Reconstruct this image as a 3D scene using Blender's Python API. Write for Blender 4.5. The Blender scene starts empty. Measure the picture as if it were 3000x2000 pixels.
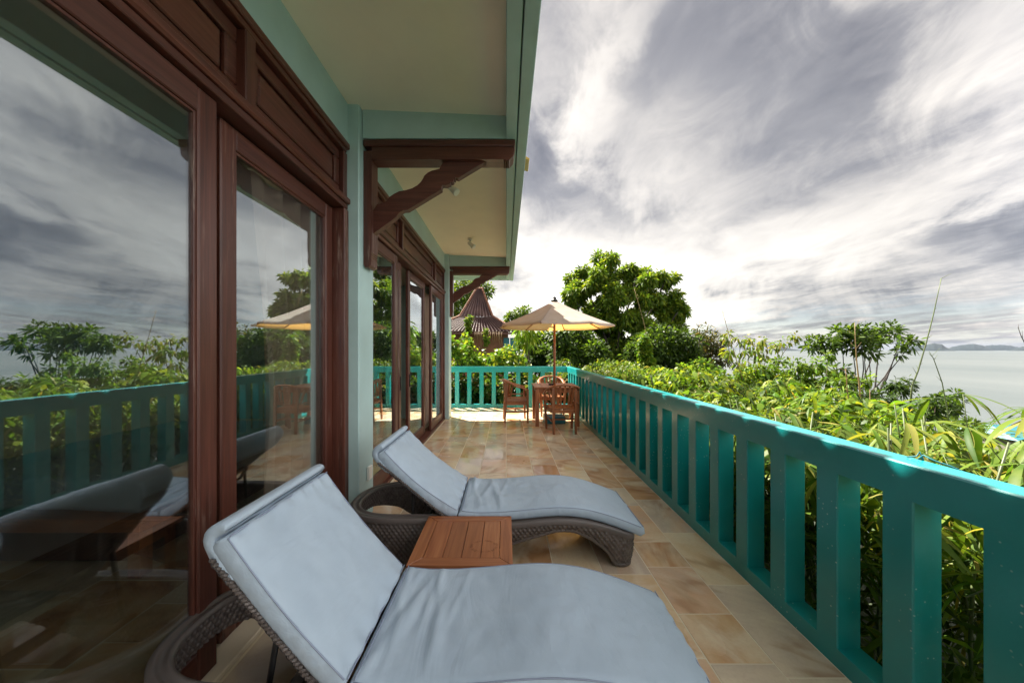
import bpy, bmesh, math, random
import numpy as np
from mathutils import Vector, noise as mnoise

rng = np.random.default_rng(7)
random.seed(7)
R = math.radians
S = bpy.context.scene
COL = S.collection

# ------------------------------------------------------------------ camera
K, U0, V0, H = 1040.0, 1483.0, 1023.0, 1.45     # lens in photo pixels, vanishing point, eye height
cam = bpy.data.cameras.new('camera')
cam.sensor_width = 36.0
cam.lens = 36.0 * K / 3000.0
cam.shift_x = (1500 - U0) / 3000.0
cam.shift_y = (V0 - 1000) / 3000.0
cam.clip_start = 0.02
cam.clip_end = 120000
camo = bpy.data.objects.new('camera', cam)
camo.location = (0, 0, H)
camo.rotation_euler = (R(90), 0, 0)
COL.objects.link(camo)
S.camera = camo

# ------------------------------------------------------------------ sun + sky
SUN = Vector((-0.51, 0.56, 1.0)).normalized()      # towards the sun
sl = bpy.data.lights.new('sun', 'SUN')
sl.energy = 2.25
sl.angle = R(0.6)
sl.color = (1.0, 0.93, 0.80)
so = bpy.data.objects.new('sun', sl)
so.rotation_euler = (-SUN).to_track_quat('-Z', 'Y').to_euler()
so.location = (-20, 20, 35)
COL.objects.link(so)

S.view_settings.view_transform = 'Standard'
S.view_settings.look = 'None'
S.view_settings.exposure = 3.15
S.view_settings.gamma = 1.0
S.view_settings.use_curve_mapping = False
S.cycles.use_denoising = True
S.cycles.max_bounces = 7
S.cycles.diffuse_bounces = 4
S.cycles.glossy_bounces = 4
S.cycles.transmission_bounces = 6
S.cycles.transparent_max_bounces = 12
S.cycles.caustics_reflective = False
S.cycles.caustics_refractive = False
S.cycles.sample_clamp_indirect = 6.0


class NT:
    """small node-tree helper"""
    def __init__(s, tree):
        s.t = tree
        tree.nodes.clear()

    def n(s, typ, ins=None, **kw):
        nd = s.t.nodes.new(typ)
        for k, v in kw.items():
            setattr(nd, k, v)
        for k, v in (ins or {}).items():
            sock = nd.inputs[k]
            if isinstance(v, bpy.types.NodeSocket):
                s.t.links.new(v, sock)
            else:
                sock.default_value = v
        return nd

    def m(s, op, a, b=None, c=None, clamp=False):
        nd = s.t.nodes.new('ShaderNodeMath')
        nd.operation = op
        nd.use_clamp = clamp
        for i, v in enumerate((a, b, c)):
            if v is None:
                continue
            if isinstance(v, bpy.types.NodeSocket):
                s.t.links.new(v, nd.inputs[i])
            else:
                nd.inputs[i].default_value = v
        return nd.outputs[0]

    def ramp(s, fac, stops, interp='LINEAR'):
        nd = s.t.nodes.new('ShaderNodeValToRGB')
        nd.color_ramp.interpolation = interp
        el = nd.color_ramp.elements
        while len(el) < len(stops):
            el.new(0.5)
        for e, (p, c) in zip(el, stops):
            e.position = p
            e.color = (c[0], c[1], c[2], 1) if not isinstance(c, float) else (c, c, c, 1)
        s.t.links.new(fac, nd.inputs[0])
        return nd.outputs[0]

    def mix(s, fac, a, b, blend='MIX'):
        nd = s.t.nodes.new('ShaderNodeMix')
        nd.data_type = 'RGBA'
        nd.blend_type = blend
        for i, v in ((0, fac), (6, a), (7, b)):
            if isinstance(v, bpy.types.NodeSocket):
                s.t.links.new(v, nd.inputs[i])
            else:
                nd.inputs[i].default_value = v if i == 0 else (v[0], v[1], v[2], 1)
        return nd.outputs[2]

    def link(s, a, b):
        s.t.links.new(a, b)


W = bpy.data.worlds.new('World')
S.world = W
W.use_nodes = True
w = NT(W.node_tree)
tc = w.n('ShaderNodeTexCoord').outputs['Generated']
sep = w.n('ShaderNodeSeparateXYZ', {0: tc})
zc = w.m('ADD', w.m('MAXIMUM', sep.outputs[2], 0.0), 0.11)
px = w.m('DIVIDE', sep.outputs[0], zc)
py = w.m('DIVIDE', sep.outputs[1], zc)
pv = w.n('ShaderNodeCombineXYZ', {0: px, 1: py}).outputs[0]
map1 = w.n('ShaderNodeMapping', {0: pv, 'Location': (3.1, 1.7, 0), 'Rotation': (0, 0, R(-18)), 'Scale': (1.0, 0.72, 1.0)}).outputs[0]
n1 = w.n('ShaderNodeTexNoise', {'Vector': map1, 'Scale': 0.62, 'Detail': 6.0, 'Roughness': 0.52, 'Distortion': 0.25}).outputs[0]
map2 = w.n('ShaderNodeMapping', {0: pv, 'Location': (8.3, 4.1, 0), 'Rotation': (0, 0, R(10)), 'Scale': (1.5, 0.75, 1.0)}).outputs[0]
n2 = w.n('ShaderNodeTexNoise', {'Vector': map2, 'Scale': 1.5, 'Detail': 10.0, 'Roughness': 0.62, 'Distortion': 0.45}).outputs[0]
big = w.ramp(n1, [(0.34, 0.0), (0.68, 1.0)], 'EASE')
fine = w.ramp(n2, [(0.34, 0.0), (0.68, 1.0)])
n3 = w.n('ShaderNodeTexNoise', {'Vector': tc, 'Scale': 5.5, 'Detail': 10.0, 'Roughness': 0.60, 'Distortion': 0.9}).outputs[0]
puff = w.ramp(n3, [(0.36, 0.0), (0.66, 1.0)])
map4 = w.n('ShaderNodeMapping', {0: pv, 'Location': (1.3, 9.1, 0), 'Rotation': (0, 0, R(-30)), 'Scale': (1.0, 0.6, 1.0)}).outputs[0]
n4 = w.n('ShaderNodeTexNoise', {'Vector': map4, 'Scale': 4.6, 'Detail': 9.0, 'Roughness': 0.64, 'Distortion': 0.6}).outputs[0]
wisp = w.ramp(n4, [(0.36, 0.0), (0.66, 1.0)])
cl = w.m('ADD', w.m('ADD', w.m('MULTIPLY', big, 0.10), w.m('MULTIPLY', fine, 0.16)), w.m('ADD', w.m('MULTIPLY', puff, 0.15), w.m('MULTIPLY', wisp, 0.10)))
# cloud banks: soft ellipses in direction space (bearing, height), edges broken up by noise
yc_ = w.m('MAXIMUM', sep.outputs[1], 0.02)
wa = w.m('MULTIPLY', w.m('SUBTRACT', n1, 0.5), 0.9)
wb = w.m('ADD', w.m('MULTIPLY', w.m('SUBTRACT', n2, 0.5), 0.35), w.m('MULTIPLY', w.m('SUBTRACT', n3, 0.5), 0.5))
ga = w.m('ADD', w.m('DIVIDE', sep.outputs[0], yc_), w.m('ADD', wa, wb))
gb = w.m('ADD', w.m('DIVIDE', sep.outputs[2], yc_), w.m('SUBTRACT', w.m('MULTIPLY', wb, 0.8), w.m('MULTIPLY', wa, 0.3)))
gv = w.n('ShaderNodeCombineXYZ', {0: ga, 1: gb}).outputs[0]
fwd = w.n('ShaderNodeMapRange', {0: sep.outputs[1], 1: 0.05, 2: 0.35, 3: 0.0, 4: 1.0}).outputs[0]
bank = None
for (bu, bv, su, sv, rot, amp) in ((1720, 860, 600, 330, 8, 0.50), (2350, 720, 760, 230, 14, 0.30), (1930, 230, 110, 460, -24, 0.20), (1900, 560, 260, 170, 20, 0.20),
                                   (2780, 250, 300, 420, -40, 0.14), (1650, 520, 330, 230, 0, -0.22), (2300, 130, 520, 330, 10, -0.26), (2900, 690, 330, 90, 6, -0.22),
                                   (2500, 960, 1100, 70, 0, -0.16)):
    mp = w.n('ShaderNodeMapping', {0: gv, 'Location': ((bu - U0) / K, (V0 - bv) / K, 0), 'Rotation': (0, 0, R(rot)), 'Scale': (su / K, sv / K, 1)}, vector_type='TEXTURE').outputs[0]
    ln_ = w.n('ShaderNodeVectorMath', {0: mp}, operation='LENGTH').outputs['Value']
    gs_ = w.n('ShaderNodeMapRange', {0: ln_, 1: 0.0, 2: 1.0, 3: amp, 4: 0.0}, interpolation_type='SMOOTHSTEP').outputs[0]
    bank = gs_ if bank is None else w.m('ADD', bank, gs_)
bank = w.m('MULTIPLY', bank, fwd)
# the window glass shows evenly bright cloud on the open sea side; boosted there and behind the viewer to light the terrace
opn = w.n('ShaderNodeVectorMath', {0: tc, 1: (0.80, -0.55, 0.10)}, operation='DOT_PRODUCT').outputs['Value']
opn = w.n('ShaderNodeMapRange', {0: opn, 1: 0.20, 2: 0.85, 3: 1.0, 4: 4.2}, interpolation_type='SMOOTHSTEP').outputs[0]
val = w.m('ADD', w.m('ADD', cl, 0.145), bank)
ccol = w.ramp(val, [(0.05, (0.0175, 0.0175, 0.020)), (0.30, (0.043, 0.0415, 0.042)), (0.58, (0.105, 0.098, 0.089)), (0.80, (0.140, 0.132, 0.120)), (1.0, (0.210, 0.199, 0.182))])
sky = w.n('ShaderNodeTexSky', sky_type='NISHITA', sun_disc=False, sun_elevation=math.asin(SUN.z),
          sun_rotation=math.atan2(SUN.x, SUN.y), altitude=30.0, dust_density=2.0)
bg1 = w.n('ShaderNodeBackground', {0: sky.outputs[0], 1: 0.06})
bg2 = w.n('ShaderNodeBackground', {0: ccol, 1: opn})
# thin bands of clearer blue-grey low down, full cloud above
low = w.m('SUBTRACT', 1.0, w.m('MULTIPLY', w.m('MAXIMUM', sep.outputs[2], 0.0), 9.0), clamp=True)
gap = w.m('MULTIPLY', low, w.ramp(n2, [(0.40, 1.0), (0.60, 0.0)]))
cover = w.m('SUBTRACT', 0.96, w.m('MULTIPLY', gap, 0.55))
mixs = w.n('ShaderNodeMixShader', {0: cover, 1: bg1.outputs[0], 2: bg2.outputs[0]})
w.n('ShaderNodeOutputWorld', {0: mixs.outputs[0]})

# ------------------------------------------------------------------ materials
MATS = {}


def newmat(name):
    m = bpy.data.materials.new(name)
    m.use_nodes = True
    MATS[name] = m
    return m, NT(m.node_tree)


def out(t, shader, disp=None):
    o = t.n('ShaderNodeOutputMaterial', {0: shader})
    return o


def principled(t, col, rough=0.5, normal=None, **kw):
    ins = {'Base Color': col if isinstance(col, bpy.types.NodeSocket) else (col[0], col[1], col[2], 1), 'Roughness': rough}
    if normal is not None:
        ins['Normal'] = normal
    for k, v in kw.items():
        ins[k.replace('_', ' ')] = v
    return t.n('ShaderNodeBsdfPrincipled', ins).outputs[0]


def bump(t, h, strength=0.3, dist=0.01, normal=None):
    ins = {'Strength': strength, 'Distance': dist, 'Height': h}
    return t.n('ShaderNodeBump', ins).outputs[0]


def pos(t):
    return t.n('ShaderNodeNewGeometry').outputs['Position']


def noise(t, vec, scale, detail=4.0, rough=0.55, dist=0.0):
    return t.n('ShaderNodeTexNoise', {'Vector': vec, 'Scale': scale, 'Detail': detail, 'Roughness': rough, 'Distortion': dist}).outputs[0]


def scaled(t, vec, sc, loc=(0, 0, 0), rot=(0, 0, 0)):
    return t.n('ShaderNodeMapping', {0: vec, 'Scale': sc, 'Location': loc, 'Rotation': rot}).outputs[0]


def wood(name, c0, c1, c2, axis, rough=(0.28, 0.5), gs=1.0, worn=False):
    m, t = newmat(name)
    p = pos(t)
    rnd = t.n('ShaderNodeObjectInfo').outputs['Random']
    off = t.n('ShaderNodeCombineXYZ', {0: t.m('MULTIPLY', rnd, 31.0), 1: t.m('MULTIPLY', rnd, 17.0), 2: t.m('MULTIPLY', rnd, 23.0)}).outputs[0]
    p = t.n('ShaderNodeVectorMath', {0: p, 1: off}, operation='ADD').outputs[0]
    sc = [38.0 * gs] * 3
    sc[axis] = 1.6 * gs
    g = noise(t, scaled(t, p, tuple(sc)), 1.0, 6.0, 0.62, 0.6)
    sc2 = [4.0] * 3
    sc2[axis] = 0.5
    b = noise(t, scaled(t, p, tuple(sc2)), 1.0, 3.0)
    base = t.ramp(g, [(0.25, c0), (0.52, c1), (0.8, c2)])
    base = t.mix(t.ramp(b, [(0.35, 0.0), (0.75, 0.45)]), base, c0)
    if worn:
        sc3 = [30.0] * 3
        sc3[axis] = 2.2
        wn = noise(t, scaled(t, p, tuple(sc3)), 1.0, 5.0, 0.7)
        wl = noise(t, p, 1.3, 2.0)
        base = t.mix(t.m('MULTIPLY', t.ramp(wn, [(0.54, 0.0), (0.70, 0.8)]), t.ramp(wl, [(0.50, 0.0), (0.64, 1.0)])), base, (0.36, 0.27, 0.22))
    tone = t.n('ShaderNodeHueSaturation', {'Hue': 0.5, 'Saturation': 1.0, 'Value': t.m('ADD', 0.85, t.m('MULTIPLY', rnd, 0.3)), 'Color': base}).outputs[0]
    ro = t.n('ShaderNodeMapRange', {0: b, 1: 0.3, 2: 0.7, 3: rough[0], 4: rough[1]}).outputs[0]
    out(t, principled(t, tone, ro, bump(t, g, 0.18, 0.002)))
    return m


for ax, nm in ((0, 'x'), (1, 'y'), (2, 'z')):
    wood('mahogany_' + nm, (0.042, 0.011, 0.007), (0.104, 0.032, 0.020), (0.175, 0.062, 0.040), ax, worn=(ax == 2))
    wood('teak_' + nm, (0.17, 0.052, 0.018), (0.35, 0.125, 0.045), (0.48, 0.21, 0.085), ax, (0.3, 0.55))


def paint(name, col, rough=0.45, specks=0.0, var=0.10, coat=0.0):
    m, t = newmat(name)
    p = pos(t)
    n = noise(t, p, 2.3, 5.0, 0.6)
    base = t.mix(t.ramp(n, [(0.3, 0.0), (0.7, 1.0)]), [c * (1 - var) for c in col], [min(1, c * (1 + var)) for c in col])
    if specks:
        v = t.n('ShaderNodeTexVoronoi', {'Vector': p, 'Scale': 46.0, 'Randomness': 1.0})
        sel = noise(t, p, 3.0, 2.0)
        dots = t.m('MULTIPLY', t.ramp(v.outputs['Distance'], [(0.10, 1.0), (0.19, 0.0)]),
                   t.m('MULTIPLY', t.ramp(v.outputs['Color'], [(0.55, 0.0), (0.62, 1.0)]), t.ramp(sel, [(0.45, 0.0), (0.6, 1.0)])))
        base = t.mix(t.m('MULTIPLY', dots, specks), base, (0.45, 0.66, 0.66))
    f = noise(t, p, 160.0, 3.0, 0.6)
    ro = t.n('ShaderNodeMapRange', {0: n, 1: 0.3, 2: 0.7, 3: rough * 0.8, 4: rough * 1.2}).outputs[0]
    out(t, principled(t, base, ro, bump(t, t.m('ADD', f, t.m('MULTIPLY', n, 2.0)), 0.10, 0.004), Coat_Weight=coat, Coat_Roughness=0.15))
    return m


paint('teal_paint', (0.004, 0.275, 0.28), 0.36, specks=0.9, coat=0.4)
paint('house_paint', (0.40, 0.56, 0.555), 0.5)
paint('ceiling_paint', (0.88, 0.82, 0.66), 0.75, var=0.04)
paint('white_plastic', (0.78, 0.76, 0.70), 0.35)
paint('room_plaster', (0.55, 0.50, 0.42), 0.8)
paint('grout', (0.78, 0.68, 0.50), 0.7)
paint('dark_metal', (0.015, 0.015, 0.016), 0.4)
paint('grey_plastic', (0.30, 0.30, 0.28), 0.4)
paint('bark', (0.085, 0.06, 0.045), 0.85, var=0.35)
paint('dark_bark', (0.035, 0.028, 0.026), 0.85, var=0.35)
paint('cane', (0.26, 0.17, 0.07), 0.55, var=0.3)
paint('green_cane', (0.10, 0.13, 0.05), 0.5, var=0.3)
paint('lichen', (0.20, 0.19, 0.15), 0.9)
paint('far_wall', (0.20, 0.085, 0.045), 0.7, var=0.3)
paint('far_teal', (0.02, 0.16, 0.20), 0.5)
paint('rug', (0.42, 0.39, 0.32), 0.95, var=0.3)
paint('picture_paper', (0.35, 0.52, 0.56), 0.6)
paint('picture_teal', (0.01, 0.22, 0.28), 0.6)
paint('gilt', (0.55, 0.33, 0.05), 0.4)

# polished sandstone tile, one look per tile
m, t = newmat('sandstone')
p = pos(t)
rnd = t.n('ShaderNodeObjectInfo').outputs['Random']
rnd2 = t.m('FRACT', t.m('MULTIPLY', rnd, 47.13))
off = t.n('ShaderNodeCombineXYZ', {0: t.m('MULTIPLY', rnd, 60.0), 1: t.m('MULTIPLY', rnd2, 70.0), 2: t.m('MULTIPLY', rnd, 13.0)}).outputs[0]
p2 = t.n('ShaderNodeVectorMath', {0: p, 1: off}, operation='ADD').outputs[0]
rotv = t.n('ShaderNodeVectorRotate', {'Vector': p2, 'Angle': t.m('MULTIPLY', rnd2, 6.28)}, rotation_type='Z_AXIS').outputs[0]
wv = noise(t, scaled(t, rotv, (0.9, 1.9, 1.0)), 1.4, 3.0, 0.5, 0.8)
vein = t.n('ShaderNodeTexWave', {'Vector': scaled(t, rotv, (0.5, 2.2, 1.0)), 'Scale': 0.8, 'Distortion': 6.0, 'Detail': 4.0, 'Detail Scale': 1.2, 'Detail Roughness': 0.6}).outputs[1]
tone = t.m('ADD', t.m('MULTIPLY', wv, 0.55), t.m('MULTIPLY', rnd, 0.68))
base = t.ramp(tone, [(0.14, (0.42, 0.20, 0.085)), (0.30, (0.62, 0.35, 0.17)), (0.42, (0.74, 0.52, 0.29)), (0.56, (0.82, 0.66, 0.43)), (0.70, (0.72, 0.46, 0.28)), (0.84, (0.58, 0.47, 0.36)), (1.0, (0.78, 0.64, 0.46))])
base = t.mix(t.m('MULTIPLY', t.ramp(vein, [(0.0, 1.0), (0.06, 0.4), (0.16, 0.0)]), 0.45), base, (0.33, 0.145, 0.05))
pale = noise(t, scaled(t, rotv, (1.2, 2.6, 1.0)), 1.7, 5.0, 0.55, 0.6)
base = t.mix(t.ramp(pale, [(0.48, 0.0), (0.70, 0.8)]), base, (0.86, 0.75, 0.54))
grain = noise(t, p2, 60.0, 4.0, 0.7)
base = t.mix(t.ramp(grain, [(0.45, 0.0), (0.8, 0.2)]), base, (0.40, 0.24, 0.12))
wet = noise(t, p, 1.7, 4.0, 0.6, 0.4)
ro = t.ramp(wet, [(0.40, 0.04), (0.52, 0.18), (0.70, 0.36)])
out(t, principled(t, base, ro, bump(t, t.m('ADD', t.m('MULTIPLY', grain, 0.3), noise(t, p2, 7.0, 2.0)), 0.05, 0.006), Specular_IOR_Level=0.42))

# fabric of the cushions
m, t = newmat('cushion_fabric')
p = pos(t)
n = noise(t, p, 5.0, 4.0, 0.6)
base = t.mix(t.ramp(n, [(0.3, 0.0), (0.72, 1.0)]), (0.39, 0.495, 0.60), (0.44, 0.55, 0.655))
st = noise(t, p, 24.0, 3.0, 0.7)
base = t.mix(t.ramp(st, [(0.66, 0.0), (0.74, 0.25)]), base, (0.34, 0.41, 0.52))
wz = t.n('ShaderNodeTexWave', {'Vector': p, 'Scale': 160.0, 'Distortion': 1.0}, bands_direction='X').outputs[1]
wy = t.n('ShaderNodeTexWave', {'Vector': p, 'Scale': 160.0, 'Distortion': 1.0}, bands_direction='Y').outputs[1]
wr = noise(t, scaled(t, p, (9.0, 3.0, 6.0)), 1.0, 3.0, 0.6, 0.8)
hgt = t.m('ADD', t.m('MULTIPLY', t.m('ADD', wz, wy), 0.04), t.m('MULTIPLY', wr, 1.6))
out(t, principled(t, base, 0.62, bump(t, hgt, 0.34, 0.014), Sheen_Weight=0.15))
paint('piping', (0.26, 0.31, 0.42), 0.6)

# woven resin
m, t = newmat('wicker')
p = pos(t)
n = noise(t, p, 30.0, 3.0)
n2_ = noise(t, p, 400.0, 2.0)
base = t.mix(t.ramp(n, [(0.3, 0.0), (0.7, 1.0)]), (0.070, 0.058, 0.053), (0.140, 0.120, 0.110))
out(t, principled(t, base, 0.42, bump(t, n2_, 0.1, 0.001)))
paint('resin_band', (0.115, 0.098, 0.090), 0.38, var=0.12)

# window glass with a reflective film
m, t = newmat('glass')
lw = t.m('POWER', t.n('ShaderNodeLayerWeight', {'Blend': 0.5}).outputs['Facing'], 3.0)
fac = t.m('ADD', 0.27, t.m('MULTIPLY', lw, 0.55), clamp=True)
smear = noise(t, scaled(t, pos(t), (14.0, 14.0, 1.3)), 2.0, 5.0, 0.65)
gl = t.n('ShaderNodeBsdfGlossy', {'Color': (0.80, 0.86, 0.92, 1), 'Roughness': 0.0})
tr = t.n('ShaderNodeBsdfTransparent', {'Color': (0.86, 0.90, 0.87, 1)})
mx = t.n('ShaderNodeMixShader', {0: fac, 1: tr.outputs[0], 2: gl.outputs[0]})
df = t.n('ShaderNodeBsdfDiffuse', {'Color': (0.55, 0.55, 0.5, 1)})
mx2 = t.n('ShaderNodeMixShader', {0: t.ramp(smear, [(0.5, 0.002), (0.8, 0.02)]), 1: mx.outputs[0], 2: df.outputs[0]})
out(t, mx2.outputs[0])

# curtain cloth
def curtain_mat(name, c):
    m, t = newmat(name)
    d = t.n('ShaderNodeBsdfDiffuse', {'Color': (*c, 1)})
    tl = t.n('ShaderNodeBsdfTranslucent', {'Color': (*c, 1)})
    out(t, t.n('ShaderNodeMixShader', {0: 0.35, 1: d.outputs[0], 2: tl.outputs[0]}).outputs[0])
curtain_mat('curtain_brown', (0.78, 0.57, 0.49))
curtain_mat('curtain_pale', (0.55, 0.55, 0.45))

# parasol canvas: pale outside, lets warm light through
m, t = newmat('canvas')
p = pos(t)
n = noise(t, p, 6.0, 4.0, 0.6)
base = t.mix(t.ramp(n, [(0.3, 0.0), (0.7, 1.0)]), (0.45, 0.41, 0.375), (0.54, 0.50, 0.455))
d = t.n('ShaderNodeBsdfDiffuse', {'Color': base, 'Normal': bump(t, noise(t, p, 300.0, 2.0), 0.1, 0.002)})
tl = t.n('ShaderNodeBsdfTranslucent', {'Color': (0.85, 0.46, 0.12, 1)})
out(t, t.n('ShaderNodeMixShader', {0: 0.42, 1: d.outputs[0], 2: tl.outputs[0]}).outputs[0])


def leafmat(name, gloss=0.2, trans=0.45):
    m, t = newmat(name)
    c = t.n('ShaderNodeAttribute', attribute_name='col').outputs['Color']
    pr = principled(t, c, 0.42, None, Specular_IOR_Level=gloss)
    tcol = t.mix(1.0, c, (1.55, 1.45, 0.55), 'MULTIPLY')
    tl = t.n('ShaderNodeBsdfTranslucent', {'Color': tcol})
    out(t, t.n('ShaderNodeMixShader', {0: trans, 1: pr, 2: tl.outputs[0]}).outputs[0])
    return m


leafmat('leaf')

# leaves that are single objects carry their colour by object
m, t = newmat('bamboo_leaf')
rnd = t.n('ShaderNodeObjectInfo').outputs['Random']
c = t.ramp(rnd, [(0.0, (0.045, 0.105, 0.014)), (0.4, (0.09, 0.165, 0.022)), (0.75, (0.16, 0.225, 0.035)), (0.93, (0.27, 0.28, 0.06)), (1.0, (0.34, 0.25, 0.07))])
st = noise(t, pos(t), 9.0, 3.0)
c = t.mix(t.ramp(st, [(0.5, 0.0), (0.75, 0.4)]), c, (0.26, 0.28, 0.06))
pr = principled(t, c, 0.5, None, Specular_IOR_Level=0.22)
tl = t.n('ShaderNodeBsdfTranslucent', {'Color': t.mix(1.0, c, (1.5, 1.4, 0.55), 'MULTIPLY')})
out(t, t.n('ShaderNodeMixShader', {0: 0.4, 1: pr, 2: tl.outputs[0]}).outputs[0])

# clay pantiles
m, t = newmat('clay_tile')
p = pos(t)
n = noise(t, p, 1.4, 5.0, 0.65)
n3 = noise(t, p, 9.0, 3.0, 0.6)
base = t.ramp(n, [(0.25, (0.055, 0.030, 0.030)), (0.5, (0.115, 0.062, 0.056)), (0.75, (0.20, 0.125, 0.11))])
base = t.mix(t.ramp(n3, [(0.58, 0.0), (0.74, 0.5)]), base, (0.26, 0.20, 0.19))
out(t, principled(t, base, 0.4))
m, t = newmat('ridge_clay')
n = noise(t, pos(t), 7.0, 4.0, 0.6)
out(t, principled(t, t.ramp(n, [(0.3, (0.12, 0.05, 0.03)), (0.6, (0.33, 0.13, 0.07)), (0.8, (0.42, 0.24, 0.15))]), 0.6))

# terrain, sea, islands
m, t = newmat('soil')
n = noise(t, pos(t), 0.8, 6.0, 0.6)
out(t, principled(t, t.ramp(n, [(0.3, (0.02, 0.028, 0.010)), (0.7, (0.045, 0.06, 0.02))]), 0.9, bump(t, n, 0.8, 0.3)))
m, t = newmat('sea_water')
p = pos(t)
a = noise(t, scaled(t, p, (1.0, 0.35, 1.0)), 0.05, 6.0, 0.6)
b = noise(t, scaled(t, p, (1.0, 0.5, 1.0)), 0.6, 5.0, 0.6)
band = noise(t, scaled(t, p, (0.9, 0.25, 1.0)), 0.004, 4.0, 0.6)
c = t.ramp(band, [(0.3, (0.065, 0.085, 0.090)), (0.7, (0.135, 0.15, 0.15))])
out(t, principled(t, c, 0.34, bump(t, t.m('ADD', a, t.m('MULTIPLY', b, 0.35)), 0.9, 1.0), Specular_IOR_Level=0.42))
m, t = newmat('island_forest')
n = noise(t, pos(t), 0.006, 6.0, 0.65)
out(t, principled(t, t.ramp(n, [(0.35, (0.010, 0.018, 0.022)), (0.7, (0.020, 0.032, 0.036))]), 0.95))

# ------------------------------------------------------------------ mesh helpers
WL = {}


def link(o, parent=None):
    COL.objects.link(o)
    if parent is not None:
        o.parent = parent
    return o


def tag(o, label=None, cat=None, group=None, kind=None):
    if label:
        o['label'] = label
    if cat:
        o['category'] = cat
    if group:
        o['group'] = group
    if kind:
        o['kind'] = kind
    return o


def empty(name, loc=(0, 0, 0), parent=None):
    o = bpy.data.objects.new(name, None)
    o.empty_display_size = 0.1
    link(o, parent)
    pl = WL.get(parent.name, Vector()) if parent else Vector()
    o.location = Vector(loc) - pl
    WL[o.name] = Vector(loc)
    return o


def mesh_np(name, V, F, mat, col=None, smooth=False):
    """V (n,3) F (m,k) numpy, quick"""
    V = np.asarray(V, dtype=np.float32)
    F = np.asarray(F, dtype=np.int32)
    me = bpy.data.meshes.new(name)
    k = F.shape[1]
    me.vertices.add(len(V))
    me.vertices.foreach_set('co', V.ravel())
    me.loops.add(F.size)
    me.loops.foreach_set('vertex_index', F.ravel())
    me.polygons.add(len(F))
    me.polygons.foreach_set('loop_start', np.arange(0, F.size, k, dtype=np.int32))
    me.polygons.foreach_set('loop_total', np.full(len(F), k, dtype=np.int32))
    me.polygons.foreach_set('use_smooth', np.full(len(F), bool(smooth), dtype=bool))
    me.update(calc_edges=True)
    me.validate()
    if col is not None:
        ca = me.color_attributes.new('col', 'FLOAT_COLOR', 'POINT')
        c4 = np.ones((len(V), 4), dtype=np.float32)
        c4[:, :3] = col
        ca.data.foreach_set('color', c4.ravel())
    if mat:
        me.materials.append(MATS[mat])
    return me


def put(name, me, parent=None, loc=(0, 0, 0)):
    o = bpy.data.objects.new(name, me)
    link(o, parent)
    pl = WL.get(parent.name, Vector()) if parent else Vector()
    o.location = Vector(loc) - pl
    WL[o.name] = Vector(loc)
    return o


def obj(name, V, F, mat, parent=None, smooth=False, col=None):
    """V in world space; origin goes to the middle of the foot of the part"""
    V = np.asarray(V, dtype=np.float64).reshape(-1, 3)
    c = (V.min(0) + V.max(0)) / 2
    c[2] = V[:, 2].min()
    V2 = V - c
    if len(set(len(f) for f in F)) == 1:
        me = mesh_np(name, V2, np.array(F), mat, col, smooth)
    else:
        me = bpy.data.meshes.new(name)
        me.from_pydata([tuple(v) for v in V2], [], [tuple(f) for f in F])
        me.polygons.foreach_set('use_smooth', [bool(smooth)] * len(me.polygons))
        me.materials.append(MATS[mat])
        me.update()
    return put(name, me, parent, c)


def join(parts):
    V, F, n = [], [], 0
    for v, f in parts:
        v = np.asarray(v, dtype=np.float64).reshape(-1, 3)
        V.append(v)
        F += [tuple(i + n for i in q) for q in f]
        n += len(v)
    return np.vstack(V), F


def boxvf(x0, x1, y0, y1, z0, z1, bev=0.0):
    bm = bmesh.new()
    vs = [bm.verts.new((x, y, z)) for x in (x0, x1) for y in (y0, y1) for z in (z0, z1)]
    for f in ((0, 1, 3, 2), (4, 6, 7, 5), (0, 4, 5, 1), (2, 3, 7, 6), (0, 2, 6, 4), (1, 5, 7, 3)):
        bm.faces.new([vs[i] for i in f])
    if bev > 0:
        bmesh.ops.bevel(bm, geom=list(bm.edges), offset=bev, segments=1, affect='EDGES', profile=0.5)
    bmesh.ops.recalc_face_normals(bm, faces=list(bm.faces))
    bm.verts.index_update()
    V = [tuple(v.co) for v in bm.verts]
    F = [tuple(v.index for v in f.verts) for f in bm.faces]
    bm.free()
    return np.array(V), F


def box(name, x0, x1, y0, y1, z0, z1, mat, parent=None, bev=0.004):
    V, F = boxvf(x0, x1, y0, y1, z0, z1, bev)
    return obj(name, V, F, mat, parent)


def tubevf(pts, rad, n=8, cap=True):
    pts = [Vector(p) for p in pts]
    if not hasattr(rad, '__len__'):
        rad = [rad] * len(pts)
    V, F = [], []
    up = None
    for i, p in enumerate(pts):
        d = (pts[min(i + 1, len(pts) - 1)] - pts[max(i - 1, 0)])
        d = d.normalized() if d.length > 1e-9 else Vector((0, 0, 1))
        if up is None:
            up = d.orthogonal().normalized()
        up = (up - d * up.dot(d))
        up = up.normalized() if up.length > 1e-6 else d.orthogonal().normalized()
        s = d.cross(up)
        for k in range(n):
            a = 2 * math.pi * k / n
            V.append(tuple(p + (up * math.cos(a) + s * math.sin(a)) * rad[i]))
    for i in range(len(pts) - 1):
        for k in range(n):
            a, b = i * n + k, i * n + (k + 1) % n
            F.append((a, b, b + n, a + n))
    if cap:
        F.append(tuple(range(n))[::-1])
        F.append(tuple(range((len(pts) - 1) * n, len(pts) * n)))
    return np.array(V), F


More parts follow.
